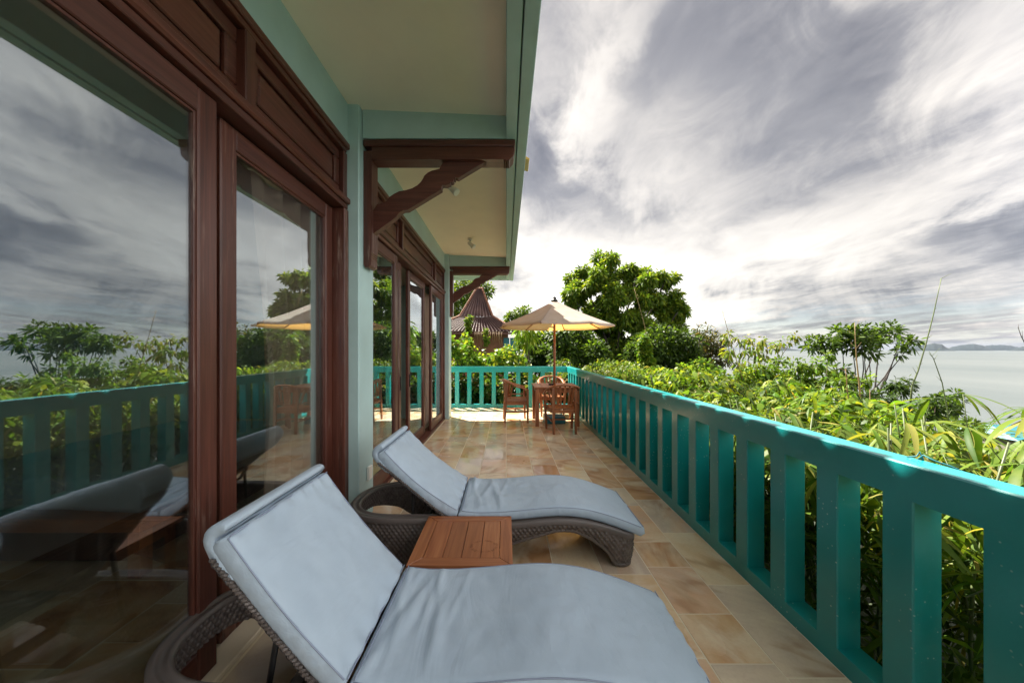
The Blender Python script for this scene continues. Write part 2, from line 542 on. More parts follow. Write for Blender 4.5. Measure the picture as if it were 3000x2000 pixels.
def extrude_y(poly, y0, y1):
    """outline in (x, z), extruded along y"""
    n = len(poly)
    V = [(x, y0, z) for x, z in poly] + [(x, y1, z) for x, z in poly]
    F = [tuple(range(n)), tuple(range(2 * n - 1, n - 1, -1))]
    F += [(i, i + n, (i + 1) % n + n, (i + 1) % n) for i in range(n)]
    bm = bmesh.new()
    vs = [bm.verts.new(v) for v in V]
    for f in F:
        bm.faces.new([vs[i] for i in f])
    bmesh.ops.recalc_face_normals(bm, faces=list(bm.faces))
    big_ = [f for f in bm.faces if len(f.verts) > 4]
    bmesh.ops.triangulate(bm, faces=big_)
    bm.verts.index_update()
    V = [tuple(v.co) for v in bm.verts]
    F = [tuple(v.index for v in f.verts) for f in bm.faces]
    bm.free()
    return np.array(V), F


def sheet(fn, us, vs):
    V = [fn(a, b) for a in us for b in vs]
    n = len(vs)
    F = [(i * n + j, i * n + j + 1, (i + 1) * n + j + 1, (i + 1) * n + j) for i in range(len(us) - 1) for j in range(n - 1)]
    return np.array(V), F


def at(u, v, d):
    return Vector(((u - U0) / K * d, d, H - (v - V0) / K * d))


def copy_tree(o, parent=None):
    c = o.copy()
    COL.objects.link(c)
    c.parent = parent
    for ch in list(o.children):
        copy_tree(ch, c)
    return c


# ------------------------------------------------------------------ ground, sea, islands
def ground_z(x, y):
    s = max(0.0, x - 3.2)
    z = -1.3 - 0.42 * s - 0.055 * max(0.0, y - 12) - 0.02 * max(0.0, s - 10) ** 1.3
    z += 0.35 * mnoise.noise(Vector((x * 0.21, y * 0.21, 0)))
    if y < 9.3 and x < 1.4:
        z = min(z, -1.3)
    return max(z, -29.0)


gx = np.concatenate([np.linspace(-60, -6, 14), np.linspace(-5, 20, 51), np.linspace(22, 110, 30)])
gy = np.concatenate([np.linspace(-40, -2, 12), np.linspace(-1, 40, 60), np.linspace(43, 170, 32)])
V, F = sheet(lambda a, b: (a, b, ground_z(a, b)), gx, gy)
o = obj('hillside', V, F, 'soil', smooth=True)
tag(o, 'dark planted hillside falling from the terrace to the sea', 'hillside', kind='structure')
SEA = -26.0
rad = [60, 200, 600, 2000, 6000, 12000, 22000]
V, F = [], []
na = 64
for r_ in rad:
    for k in range(na):
        a = 2 * math.pi * k / na
        V.append((r_ * math.cos(a), r_ * math.sin(a), SEA))
for i in range(len(rad) - 1):
    for k in range(na):
        F.append((i * na + k, (i + 1) * na + k, (i + 1) * na + (k + 1) % na, i * na + (k + 1) % na))
o = obj('sea', V, F, 'sea_water')
tag(o, 'calm grey sea reaching to the horizon', 'sea', kind='structure')


def island(label, pts, d, depth):
    """pts: (u, v) of the skyline; a ridge with rounded flanks"""
    us = [p[0] for p in pts]
    V, F = [], []
    cols = 60
    rows = 9
    for i in range(cols + 1):
        u = us[0] + (us[-1] - us[0]) * i / cols
        vtop = np.interp(u, us, [p[1] for p in pts])
        top = (V0 + 1.5 - vtop) / K * d
        top *= 1 + 0.10 * mnoise.noise(Vector((u * 0.09, d * 0.001, 0)))
        x = (u - U0) / K * d
        for j in range(rows):
            a = j / (rows - 1) * 2 - 1
            hgt = max(0.0, 1 - abs(a) ** 1.7) * max(top, 1.0)
            V.append((x * (1 + a * depth / d), d + a * depth, SEA - 2 + (hgt + 2) + 6 * mnoise.noise(Vector((x * 0.01, a * 3, 1)))))
    for i in range(cols):
        for j in range(rows - 1):
            a = i * rows + j
            F.append((a, a + 1, a + rows + 1, a + rows))
    o = obj('island', V, F, 'island_forest', smooth=True)
    tag(o, label, 'island', 'islands along the horizon')


island('small dark islet on the horizon seen past the yellow sapling', [(2240, 1024), (2262, 1018), (2290, 1010), (2318, 1018), (2350, 1023)], 6500, 300)
island('steep dome shaped blue island beside the tall bamboo cane', [(2600, 1024), (2660, 1012), (2700, 1009), (2735, 1002), (2760, 1006), (2775, 1016), (2800, 1024)], 6400, 500)
island('long flat topped blue island in the middle of the horizon', [(2765, 1024), (2790, 1013), (2820, 1007), (2850, 1005.5), (2868, 1007), (2880, 1010), (2900, 1017), (2915, 1024)], 7600, 500)
island('low farther island behind the long blue one', [(2860, 1024), (2890, 1010), (2930, 1008), (2950, 1009), (2990, 1016), (3010, 1022)], 9000, 500)
island('dark island at the edge of the picture on the horizon', [(2950, 1025), (2985, 1015), (3010, 1008), (3060, 1002), (3120, 1012), (3150, 1024)], 6800, 500)

# ------------------------------------------------------------------ terrace floor
XF, XR = -1.263, 1.51          # door sill edge, inner face of the balustrade
fl = box('terrace_floor', -4.6, XR + 0.11, -2.6, 8.93, -0.30, -0.0022, 'grout', None, 0)
tag(fl, 'polished sandstone terrace floor of rectangular tiles', 'floor', kind='structure')
tile_me = {}
xs = [-1.245, -0.935, -0.625, -0.31, 0.0, 0.315, 0.63, 0.94, 1.24, XR - 0.002]


def add_tile(x0, x1, y0, y1):
    g = 0.0038
    wx, wy = round(x1 - x0 - 2 * g, 3), round(y1 - y0 - 2 * g, 3)
    if wx < 0.02 or wy < 0.02:
        return
    key = (wx, wy)
    if key not in tile_me:
        V, F = boxvf(-wx / 2, wx / 2, -wy / 2, wy / 2, -0.012, 0.0, 0.0012)
        tile_me[key] = mesh_np('tile', V, np.array(F, dtype=object), None) if False else None
        me = bpy.data.meshes.new('tile')
        me.from_pydata([tuple(v) for v in V], [], F)
        me.materials.append(MATS['sandstone'])
        tile_me[key] = me
    put('tile', tile_me[key], fl, ((x0 + x1) / 2, (y0 + y1) / 2, random.uniform(-0.0006, 0.0006)))


for i in range(len(xs) - 1):
    y = -0.4 - 0.11 * ((i * 7) % 5)
    while y < 8.80:
        ln = random.choice([0.31, 0.42, 0.52, 0.62, 0.62, 0.62])
        y1 = min(y + ln, 8.82)
        if 8.82 - y1 < 0.12:
            y1 = 8.82
        if y1 > 0.2:
            add_tile(xs[i], xs[i + 1], y, y1)
        y = y1
for x0 in np.arange(-3.4, -1.5, 0.62):       # paving beyond the corner of the house
    for y0 in (7.72, 8.27):
        add_tile(x0, x0 + 0.62 if x0 + 0.62 < -1.25 else -1.245, y0, y0 + 0.55)

# ------------------------------------------------------------------ the house
house = empty('house', (-1.35, 3.0, 0))
tag(house, 'pale green house front with dark wooden sliding glass doors and deep eaves', 'house')
YE, YC1, YC2 = 9.0, 2.87, 7.38
box('wall', -1.47, -1.28, -2.6, YC2, 3.105, 3.45, 'house_paint', house, 0)
box('wall', -6.0, -1.30, 7.45, 7.62, 0, 3.45, 'house_paint', house, 0)
box('column', -1.50, -1.19, YC1, YC1 + 0.31, 0, 3.44, 'house_paint', house, 0.008)
box('column', -1.50, -1.19, YC2, YC2 + 0.31, 0, 3.44, 'house_paint', house, 0.008)


def ceil_z(x):
    return 3.43 - (x + 1.28) * (0.055 / 1.28)


def slab(name, x0, x1, y0, y1, mat, th=0.03):
    V = [(x, y, ceil_z(x) + dz) for x in (x0, x1) for y in (y0, y1) for dz in (0, th)]
    F = [(0, 1, 3, 2), (4, 6, 7, 5), (0, 4, 5, 1), (2, 3, 7, 6), (0, 2, 6, 4), (1, 5, 7, 3)]
    return obj(name, V, F, mat, house)


slab('ceiling', -1.29, 0.01, -2.6, 7.45, 'ceiling_paint')
slab('ceiling', -4.5, 0.01, 7.452, YE - 0.08, 'ceiling_paint', 0.028)
for yc in (YC1, YC2):
    V = []
    y0, y1 = yc + 0.06, yc + 0.25
    V = [(x, y, z) for x in (-1.185, 0.0) for y in (y0, y1) for z in (3.192, ceil_z(x) + 0.004)]
    F = [(0, 1, 3, 2), (4, 6, 7, 5), (0, 4, 5, 1), (2, 3, 7, 6), (0, 2, 6, 4), (1, 5, 7, 3)]
    obj('beam', V, F, 'house_paint', house)
box('fascia_board', 0.0, 0.086, -2.6, YE, 3.192, 3.46, 'house_paint', house, 0.004)
box('fascia_board', 0.094, 0.177, -2.6, YE, 3.188, 3.50, 'house_paint', house, 0.004)
box('fascia_board', -4.5, -0.002, YE - 0.08, YE, 3.195, 3.46, 'house_paint', house, 0.004)

# pantile roof: waves every 0.29 m along the eave
ROOF_Z, AMP, PER = 3.645, 0.060, 0.29


def roof_fn(a, b):      # a along y, b = distance up the slope
    ph = (a / PER) % 1.0
    wob = 0.07 * mnoise.noise(Vector((math.floor(a / PER) * 3.7, 0, 0)))
    wave = AMP * (math.sin(2 * math.pi * ph) * 0.75 + 0.25 * math.sin(4 * math.pi * ph + 0.6))
    step = 0.02 * (1 - (b / 0.30) % 1.0)
    return (0.185 - b * math.cos(R(27)), a, ROOF_Z + wave + step + wob + b * math.sin(R(27)))


V, F = sheet(roof_fn, np.arange(-2.6, YE + 0.10, PER / 12), np.arange(0, 5.4, 0.10))
roof = obj('roof', V, F, 'clay_tile', house, smooth=True)
V, F = sheet(lambda a, b: Vector(roof_fn(a, b)) - Vector((0, 0, 0.05)), np.arange(-2.6, YE + 0.10, PER / 2), np.arange(0.02, 5.4, 0.9))
obj('roof_underlay', V, F, 'dark_bark', roof)
V, F = extrude_y([(0.16, 3.50), (0.245, 3.475), (0.25, 3.49), (0.17, 3.54)], 3.80, 4.05)
obj('tile_end', V, F, 'gilt', roof)
# back of the house and the room behind the glass
box('wall', -6.0, -5.9, -2.6, 7.45, 0.0, 3.45, 'room_plaster', house, 0)
box('wall', -6.0, -1.47, -2.7, -2.6, 0.0, 3.45, 'room_plaster', house, 0)
box('room_ceiling', -5.9, -1.47, -2.6, 7.45, 2.78, 2.85, 'room_plaster', house, 0)
box('room_floor', -5.9, -1.45, -2.6, 7.45, -0.02, 0.0, 'grout', house, 0)

# timber door fronts
LEDGE, TOPF = 2.60, 3.105


def bay(y0, y1, mull):
    fr = empty('door_frame', (-1.3, (y0 + y1) / 2, 0), house)
    box('head_moulding', -1.40, -1.262, y0, y1, 3.055, TOPF - 0.002, 'mahogany_y', fr, 0.006)
    box('head_moulding', -1.40, -1.275, y0 + 0.03, y1 - 0.03, 3.02, 3.053, 'mahogany_y', fr, 0.004)
    box('transom_rail', -1.42, -1.255, y0, y1, LEDGE + 0.012, LEDGE + 0.062, 'mahogany_y', fr, 0.01)
    box('transom_rail', -1.42, -1.275, y0 + 0.01, y1 - 0.01, LEDGE - 0.03, LEDGE + 0.010, 'mahogany_y', fr, 0.004)
    for ya, yb in ((y0 + 0.001, y0 + 0.075), (y1 - 0.075, y1 - 0.001)):
        box('jamb', -1.43, -1.272, ya, yb, 0.03, LEDGE - 0.032, 'mahogany_z', fr, 0.006)
        box('jamb', -1.40, -1.278, ya, yb - 0.012, LEDGE + 0.064, 3.018, 'mahogany_z', fr, 0.006)
    cuts = [y0 + 0.075] + [q for m_ in mull for q in (m_ - 0.036, m_ + 0.036)] + [y1 - 0.075]
    for m_ in mull:
        box('mullion', -1.39, -1.272, m_ - 0.036, m_ + 0.036, LEDGE + 0.064, 3.018, 'mahogany_z', fr, 0.006)
    for a, b in zip(cuts[::2], cuts[1::2]):
        pn = empty('transom_panel', (-1.35, (a + b) / 2, LEDGE + 0.07), house)
        box('backing', -1.385, -1.345, a, b, LEDGE + 0.064, 3.018, 'mahogany_y', pn, 0)
        # frame round a sunk field
        for (ya, yb, za, zb) in ((a, b, LEDGE + 0.065, LEDGE + 0.135), (a, b, 2.945, 3.017), (a, a + 0.075, LEDGE + 0.137, 2.943), (b - 0.075, b, LEDGE + 0.137, 2.943)):
            box('border', -1.344, -1.312, ya + 0.001, yb - 0.001, za, zb, 'mahogany_y', pn, 0.008)
        box('field', -1.344, -1.322, a + 0.092, b - 0.092, LEDGE + 0.153, 2.927, 'mahogany_y', pn, 0.007)


bay(-1.15, YC1, [-0.16, 1.772])
bay(YC1 + 0.31, YC2, [4.40, 6.42])
box('sill', -1.45, XF, YC1 + 0.312, YC2 - 0.002, 0.0, 0.035, 'mahogany_y', house, 0.006)
box('sill', -1.45, -1.25, -1.15, YC1 - 0.002, 0.0, 0.03, 'grout', house, 0.006)
box('wall', -1.47, -1.28, -2.6, -1.151, 0, 3.104, 'house_paint', house, 0)


def leaf(y0, y1, xf, handle=None):
    """one glazed leaf; xf = outer face"""
    d = empty('sliding_door', (xf, (y0 + y1) / 2, 0.03), house)
    th, sw = 0.042, 0.100
    z0, z1 = 0.036, 2.562
    for a, b in ((y0, y0 + sw), (y1 - sw, y1)):
        box('stile', xf - th, xf, a, b, z0, z1, 'mahogany_z', d, 0.007)
    box('top_rail', xf - th, xf - 0.001, y0 + sw, y1 - sw, 2.455, z1, 'mahogany_y', d, 0.005)
    box('bottom_rail', xf - th, xf - 0.001, y0 + sw, y1 - sw, z0, 0.17, 'mahogany_y', d, 0.005)
    b_ = 0.012
    for (ya, yb, za, zb) in ((y0 + sw, y0 + sw + b_, 0.171, 2.454), (y1 - sw - b_, y1 - sw, 0.171, 2.454),
                             (y0 + sw + b_, y1 - sw - b_, 2.442, 2.454), (y0 + sw + b_, y1 - sw - b_, 0.171, 0.183)):
        box('bead', xf - th + 0.004, xf - 0.010, ya, yb, za, zb, 'mahogany_z', d, 0.002)
    box('pane', xf - 0.027, xf - 0.022, y0 + sw + 0.002, y1 - sw - 0.002, 0.173, 2.452, 'glass', d, 0)
    if handle:
        box('handle', xf + 0.0005, xf + 0.012, handle - 0.012, handle + 0.012, 0.92, 1.10, 'dark_metal', d, 0.003)


leaf(-1.07, -0.02, -1.365)
leaf(-0.06, 0.60, -1.300)
leaf(0.56, 1.600, -1.300)
leaf(1.700, 2.790, -1.365)
leaf(3.26, 4.26, -1.300)
leaf(3.62, 4.62, -1.365, 4.575)
leaf(4.96, 5.98, -1.365, 5.01)
leaf(6.16, 7.30, -1.300)


# curtains
def curtain(label, y0, y1, x, mat, pinch=0.0, folds=9):
    def fn(a, b):
        z = 0.06 + b * 2.42
        s = 1 - pinch * math.exp(-((b - 0.42) / 0.35) ** 2)
        y = y1 + (a - 1) * (y1 - y0) * s
        x_ = x + 0.045 * math.sin(a * folds * 2 * math.pi + 0.5 * math.sin(b * 3)) + 0.012 * math.sin(a * folds * 5.1 + b * 4)
        return (x_, y, z)
    V, F = sheet(fn, np.linspace(0, 1, folds * 12), np.linspace(0, 1, 14))
    o = obj('curtain', V, F, mat, None, smooth=True)
    tag(o, label, 'curtain')


curtain('brown curtain hanging behind the glass beside the nearer pale column', 2.02, 2.74, -1.455, 'curtain_brown', 0.16, 4)
curtain('pale curtain gathered behind the glass just past the nearer column', 3.24, 4.1, -1.50, 'curtain_pale', 0.0, 11)
curtain('greyish brown curtain behind the last glass door by the far column', 6.45, 7.2, -1.50, 'curtain_brown', 0.0, 9)
V, F = sheet(lambda a, b: (-2.63 - a, 2.12 - b, 0.012 + 0.012 * mnoise.noise(Vector((a * 60, b * 60, 0)))), np.linspace(0, 1.6, 60), np.linspace(0, 2.2, 80))
tag(obj('rug', V, F, 'rug'), 'pale shaggy rug on the floor behind the first glass door', 'rug')
pic = empty('wall_picture', (-5.88, 4.1, 1.0))
tag(pic, 'pale picture with a teal patch on the wall behind the glass', 'picture')
box('paper', -5.895, -5.87, 3.7, 5.3, 1.05, 1.75, 'picture_paper', pic, 0.003)
box('teal_print', -5.868, -5.864, 3.95, 4.45, 1.15, 1.65, 'picture_teal', pic, 0)


# carved brackets
def bracket(yc):
    b = empty('bracket', (-1.19, yc + 0.155, 2.13), house)
    ya, yb = yc + 0.085, yc + 0.225
    ym = (ya + yb) / 2
    V, F = extrude_y([(-1.188, 2.16), (-1.175, 2.135), (-1.15, 2.132), (-1.128, 2.15), (-1.122, 2.19), (-1.127, 2.215), (-1.122, 2.222), (-1.127, 2.232),
                      (-1.122, 2.24), (-1.127, 2.25), (-1.122, 2.258), (-1.12, 2.29), (-1.12, 3.10), (-1.188, 3.10)], ya, yb)
    obj('post', V, F, 'mahogany_z', b)
    box('arm', -1.188, 0.075, ya - 0.018, yb + 0.018, 3.135, 3.19, 'mahogany_x', b, 0.008)
    V, F = extrude_y([(-1.119, 3.03), (-0.02, 3.03), (-0.01, 3.022), (0.0, 3.03), (0.008, 3.022), (0.016, 3.03), (0.024, 3.022), (0.032, 3.032), (0.06, 3.06), (0.068, 3.10), (0.068, 3.134), (-1.119, 3.134)], ya, yb)
    obj('arm', V, F, 'mahogany_x', b)
    up = [(215, 955), (270, 908), (330, 893), (350, 875), (365, 852), (400, 828), (440, 808), (490, 800), (540, 785), (580, 762), (605, 738), (622, 712), (634, 688), (660, 665), (690, 650), (725, 642), (752, 634), (757, 618), (775, 592), (800, 572), (840, 560)]
    dn = [(1110, 560), (1085, 590), (892, 706), (872, 700), (868, 716), (858, 712), (856, 728), (846, 738), (836, 734), (830, 748), (800, 760), (772, 758), (766, 770), (765, 792), (505, 950), (470, 953), (440, 972), (412, 1008), (235, 1132), (213, 1120)]
    pl = []
    for cx, cy in up + dn:
        u, v = 1000 + .3827 * cx, 250 + .3827 * cy
        pl.append(((u - U0) / K * 2.985, H - (v - V0) / K * 2.985))
    pl = [(max(x, -1.119), min(z, 3.029)) for x, z in pl]
    V, F = extrude_y(pl, ym - 0.032, ym + 0.032)
    obj('brace', V, F, 'mahogany_x', b)


bracket(YC1)
bracket(YC2)
ol = box('outlet', -1.1895, -1.165, 3.02, 3.10, 0.33, 0.45, 'white_plastic', house, 0.006)


# ceiling spotlights
def spot(x, y, label):
    z = ceil_z(x)
    s = empty('spotlight', (x, y, z))
    tag(s, label, 'spotlight', 'ceiling spotlights')
    V, F = tubevf([(x, y, z - 0.018), (x, y, z + 0.002)], 0.045, 16)
    obj('mount', V, F, 'white_plastic', s)
    V, F = tubevf([(x, y, z - 0.07), (x, y, z - 0.015)], 0.012, 10)
    obj('stem', V, F, 'grey_plastic', s)
    a, b = Vector((x - 0.03, y - 0.02, z - 0.06)), Vector((x + 0.075, y - 0.06, z - 0.165))
    V, F = tubevf([a, a.lerp(b, 0.15), a.lerp(b, 0.45), a.lerp(b, 0.8), a.lerp(b, 0.98), b], [0.02, 0.034, 0.034, 0.042, 0.044, 0.036], 16)
    obj('lamp_head', V, F, 'white_plastic', s, smooth=True)


spot(-0.64, 4.12, 'white ceiling spotlight hanging just behind the nearer carved bracket')
spot(-0.64, 6.29, 'small white ceiling spotlight near the far end of the eaves')

# ------------------------------------------------------------------ balustrade
ZT, ZO, ZB = 1.02, 0.883, 0.085
XO = XR + 0.11
bal = empty('balustrade', (XR + 0.05, 4.4, 0))
tag(bal, 'teal painted concrete balustrade running round the terrace', 'balustrade')


def beam_profile(x0, x1, z0, z1, c, lo=False):
    return [(x0, z0), (x1, z0), (x1, z1 - c), (x1 - c, z1), (x0 + c, z1), (x0, z1 - c)]


def beam_y(name, x0, x1, y0, y1, z0, z1, c):
    V, F = extrude_y(beam_profile(x0, x1, z0, z1, c), y0, y1)
    obj(name, V, F, 'teal_paint', bal)


YFAR = 8.82
beam_y('top_rail', XR, XO, -2.6, YFAR + 0.11, ZO, ZT, 0.006)
beam_y('bottom_rail', XR, XO, -2.6, YFAR + 0.11, -0.28, ZB, 0.0005)


def baluster_me(wx, wy, hgt, c=0.005):
    p = [(-wx + c, -wy), (wx - c, -wy), (wx, -wy + c), (wx, wy - c), (wx - c, wy), (-wx + c, wy), (-wx, wy - c), (-wx, -wy + c)]
    V = [(x, y, 0) for x, y in p] + [(x, y, hgt) for x, y in p]
    F = [(i, (i + 1) % 8, (i + 1) % 8 + 8, i + 8) for i in range(8)]
    return mesh_np('baluster', V, F, 'teal_paint')


bm1 = baluster_me(0.055, 0.056, ZO - ZB)
y = 1.317 - 0.302 * 10 - 0.056 + 0.302 - 0.19 - 0.0
# openings run 0.19 m, posts 0.112 m
k = 0
yo = 1.317                     # far edge of the opening seen large at the right
yb_ = yo + 0.056
while yb_ - 0.302 > -2.6:
    yb_ -= 0.302
while yb_ < YFAR - 0.05:
    put('baluster', bm1, bal, ((XR + XO) / 2, yb_, ZB))
    yb_ += 0.302
V, F = boxvf(-4.6, XR - 0.001, YFAR, YFAR + 0.11, ZO, ZT, 0)
obj('top_rail', V, F, 'teal_paint', bal)
V, F = boxvf(-4.6, XR - 0.001, YFAR, YFAR + 0.11, -0.28, ZB, 0)
obj('bottom_rail', V, F, 'teal_paint', bal)
bm2 = baluster_me(0.05, 0.055, ZO - ZB)
xb = -0.62 + 0.305 * 7 - 0.305 * 13
u_first = 1400 + 55 * .1913
x_first = (u_first - U0) / K * YFAR
xb = x_first - 0.305 * 11
while xb < XR - 0.1:
    put('baluster', bm2, bal, (xb, YFAR + 0.055, ZB))
    xb += 0.305
# teal cord knotted on the outer edge of the rail
V2 = tubevf([(XO - 0.012, 1.385, ZT + 0.003), (XO - 0.01, 1.37, ZT + 0.022), (XO + 0.006, 1.35, ZT + 0.008), (XO + 0.025, 1.315, ZT - 0.002), (XO + 0.05, 1.28, ZT - 0.02)], 0.0028, 6)
V3 = tubevf([(XO - 0.035, 1.405, ZT + 0.004), (XO - 0.012, 1.39, ZT + 0.012), (XO - 0.008, 1.385, ZT + 0.03), (XO - 0.002, 1.38, ZT + 0.01), (XO + 0.004, 1.375, ZT - 0.03)], 0.003, 6)
V, F = join([V2, V3])
tag(obj('cord', V, F, 'far_teal', None, smooth=True), 'thin teal cord knotted round the top of the balustrade', 'cord')


# ------------------------------------------------------------------ sun loungers
def interp(tab):
    xs_ = [p[0] for p in tab]
    zs_ = [p[1] for p in tab]

    def f(x):
        return float(np.interp(x, xs_, zs_))
    return f


def smooth_tab(tab, n=120, it=6):
    xs_ = np.linspace(tab[0][0], tab[-1][0], n)
    zs_ = np.interp(xs_, [p[0] for p in tab], [p[1] for p in tab])
    for _ in range(it):
        z2 = zs_.copy()
        z2[1:-1] = (zs_[:-2] + 2 * zs_[1:-1] + zs_[2:]) / 4
        zs_ = z2
    return list(zip(xs_, zs_))


SEAT = smooth_tab([(-.32, .375), (-.2, .362), (-.05, .364), (.1, .376), (.25, .391), (.35, .397), (.45, .393), (.55, .380), (.65, .355), (.75, .322), (.85, .285), (.94, .250)])
HW = 0.305


def cushion_vf(prof, hw, th, seed, fold=None, puff=0.010, nst=110):
    """prof: top line (x, z) from head to foot; rounded slab with soft folds"""
    P = np.array(prof)
    seg = np.r_[0, np.cumsum(np.hypot(*np.diff(P, axis=0).T))]
    L = seg[-1]
    ss = np.linspace(0, L, nst)
    X = np.interp(ss, seg, P[:, 0])
    Z = np.interp(ss, seg, P[:, 1])
    tx, tz = np.gradient(X), np.gradient(Z)
    ln = np.hypot(tx, tz)
    nx, nz = -tz / ln, tx / ln
    top = np.linspace(-1, 1, 45)
    V, F = [], []
    ring = []
    for q in top:
        ring.append((q, 0))
    for q in (0.12, 0.35, 0.6, 0.85):
        ring.append((1, q))
    for q in np.linspace(1, -1, 14):
        ring.append((q, 1))
    for q in (0.85, 0.6, 0.35, 0.12):
        ring.append((-1, q))
    nr = len(ring)
    for i in range(nst):
        e = min(ss[i], L - ss[i])
        endr = math.sqrt(max(0.0, 1 - max(0.0, 1 - e / 0.024) ** 2))
        for (q, dpt) in ring:
            y = q * hw
            off = 0.0
            ed = min(1.0, (1 - abs(q)) * hw / 0.05)
            if dpt == 0:
                crown = puff * (1 - q ** 4) * (0.35 + 0.65 * min(1.0, e / 0.12))
                v3 = Vector((X[i] * 5, y * 5, seed))
                off = crown + 0.009 * mnoise.noise(v3 * 0.8) * ed + 0.004 * mnoise.noise(v3 * 3) * ed
                if fold:
                    off += fold(ss[i], y, L) * (0.25 + 0.75 * ed)
                if abs(q) > 0.985:
                    off -= 0.004
            else:
                bulge = 0.008 * math.sin(math.pi * min(dpt, 1.0))
                if dpt < 1:
                    y += math.copysign(bulge + 0.006 * mnoise.noise(Vector((ss[i] * 38, dpt * 2, seed + q))) * math.sin(math.pi * dpt), q)
                    off = -dpt * th
                else:
                    off = -th
            off = off * endr - (1 - endr) * th * 0.5
            V.append((X[i] + nx[i] * off, y, Z[i] + nz[i] * off))
    for i in range(nst - 1):
        for k in range(nr):
            a, b = i * nr + k, i * nr + (k + 1) % nr
            F.append((a, a + nr, b + nr, b))
    F.append(tuple(range(nr)))
    F.append(tuple(range((nst - 1) * nr, nst * nr))[::-1])
    # piping lines along both top edges and the ends
    pip = []
    for sgn in (-1, 1):
        pip.append([(X[i] - nx[i] * 0.004, sgn * (hw + 0.002), Z[i] - nz[i] * 0.004) for i in range(2, nst - 2, 2)])
    for i in (2, nst - 3):
        pip.append([(X[i] + nx[i] * (0.004), y, Z[i] + nz[i] * 0.004) for y in np.linspace(-hw, hw, 14)])
    return V, F, pip


def seat_folds(seed):
    rr = random.Random(seed)
    fs = []
    for _ in range(9):
        fs.append((rr.uniform(0.01, 0.26), rr.uniform(0.006, 0.016), rr.uniform(-0.35, 0.35), rr.uniform(0.012, 0.022), rr.uniform(-1, 1), rr.uniform(0.15, 0.4)))
    fs.append((0.30, 0.006, 0.1, 0.012, 0.0, 0.5))

    def f(s, y, L):
        v = 0.0
        for s0, a, sl_, wd, yc, yw in fs:
            c = s0 + sl_ * y * 0.5 + 0.02 * math.sin(y * 9 + s0 * 40)
            v += a * math.exp(-((s - c) / wd) ** 2) * math.exp(-((y / HW - yc) / (yw * 2.2)) ** 2)
        v -= 0.010 * math.exp(-(s / 0.03) ** 2)
        # little gathers along the foot and side seams
        g = max(0.0, 1 - (L - s) / 0.07)
        v += 0.003 * g * math.sin(y * 70 + seed)
        return v
    return f


def back_folds(seed):
    def f(s, y, L):
        g0 = max(0.0, 1 - s / 0.11)
        g1 = max(0.0, 1 - (L - s) / 0.10)
        e = max(0.0, 1 - (HW - abs(y)) / 0.08)
        v = 0.009 * g0 * g0 * math.sin(y * 62 + 2.0 * math.sin(y * 13 + seed))
        v += 0.007 * g1 * math.sin(y * 48 + seed)
        v += 0.006 * e * math.sin(s * 55 + seed + 2 * math.sin(s * 9))
        v += 0.006 * mnoise.noise(Vector((s * 3.2, y * 3.2, seed)))
        return v
    return f


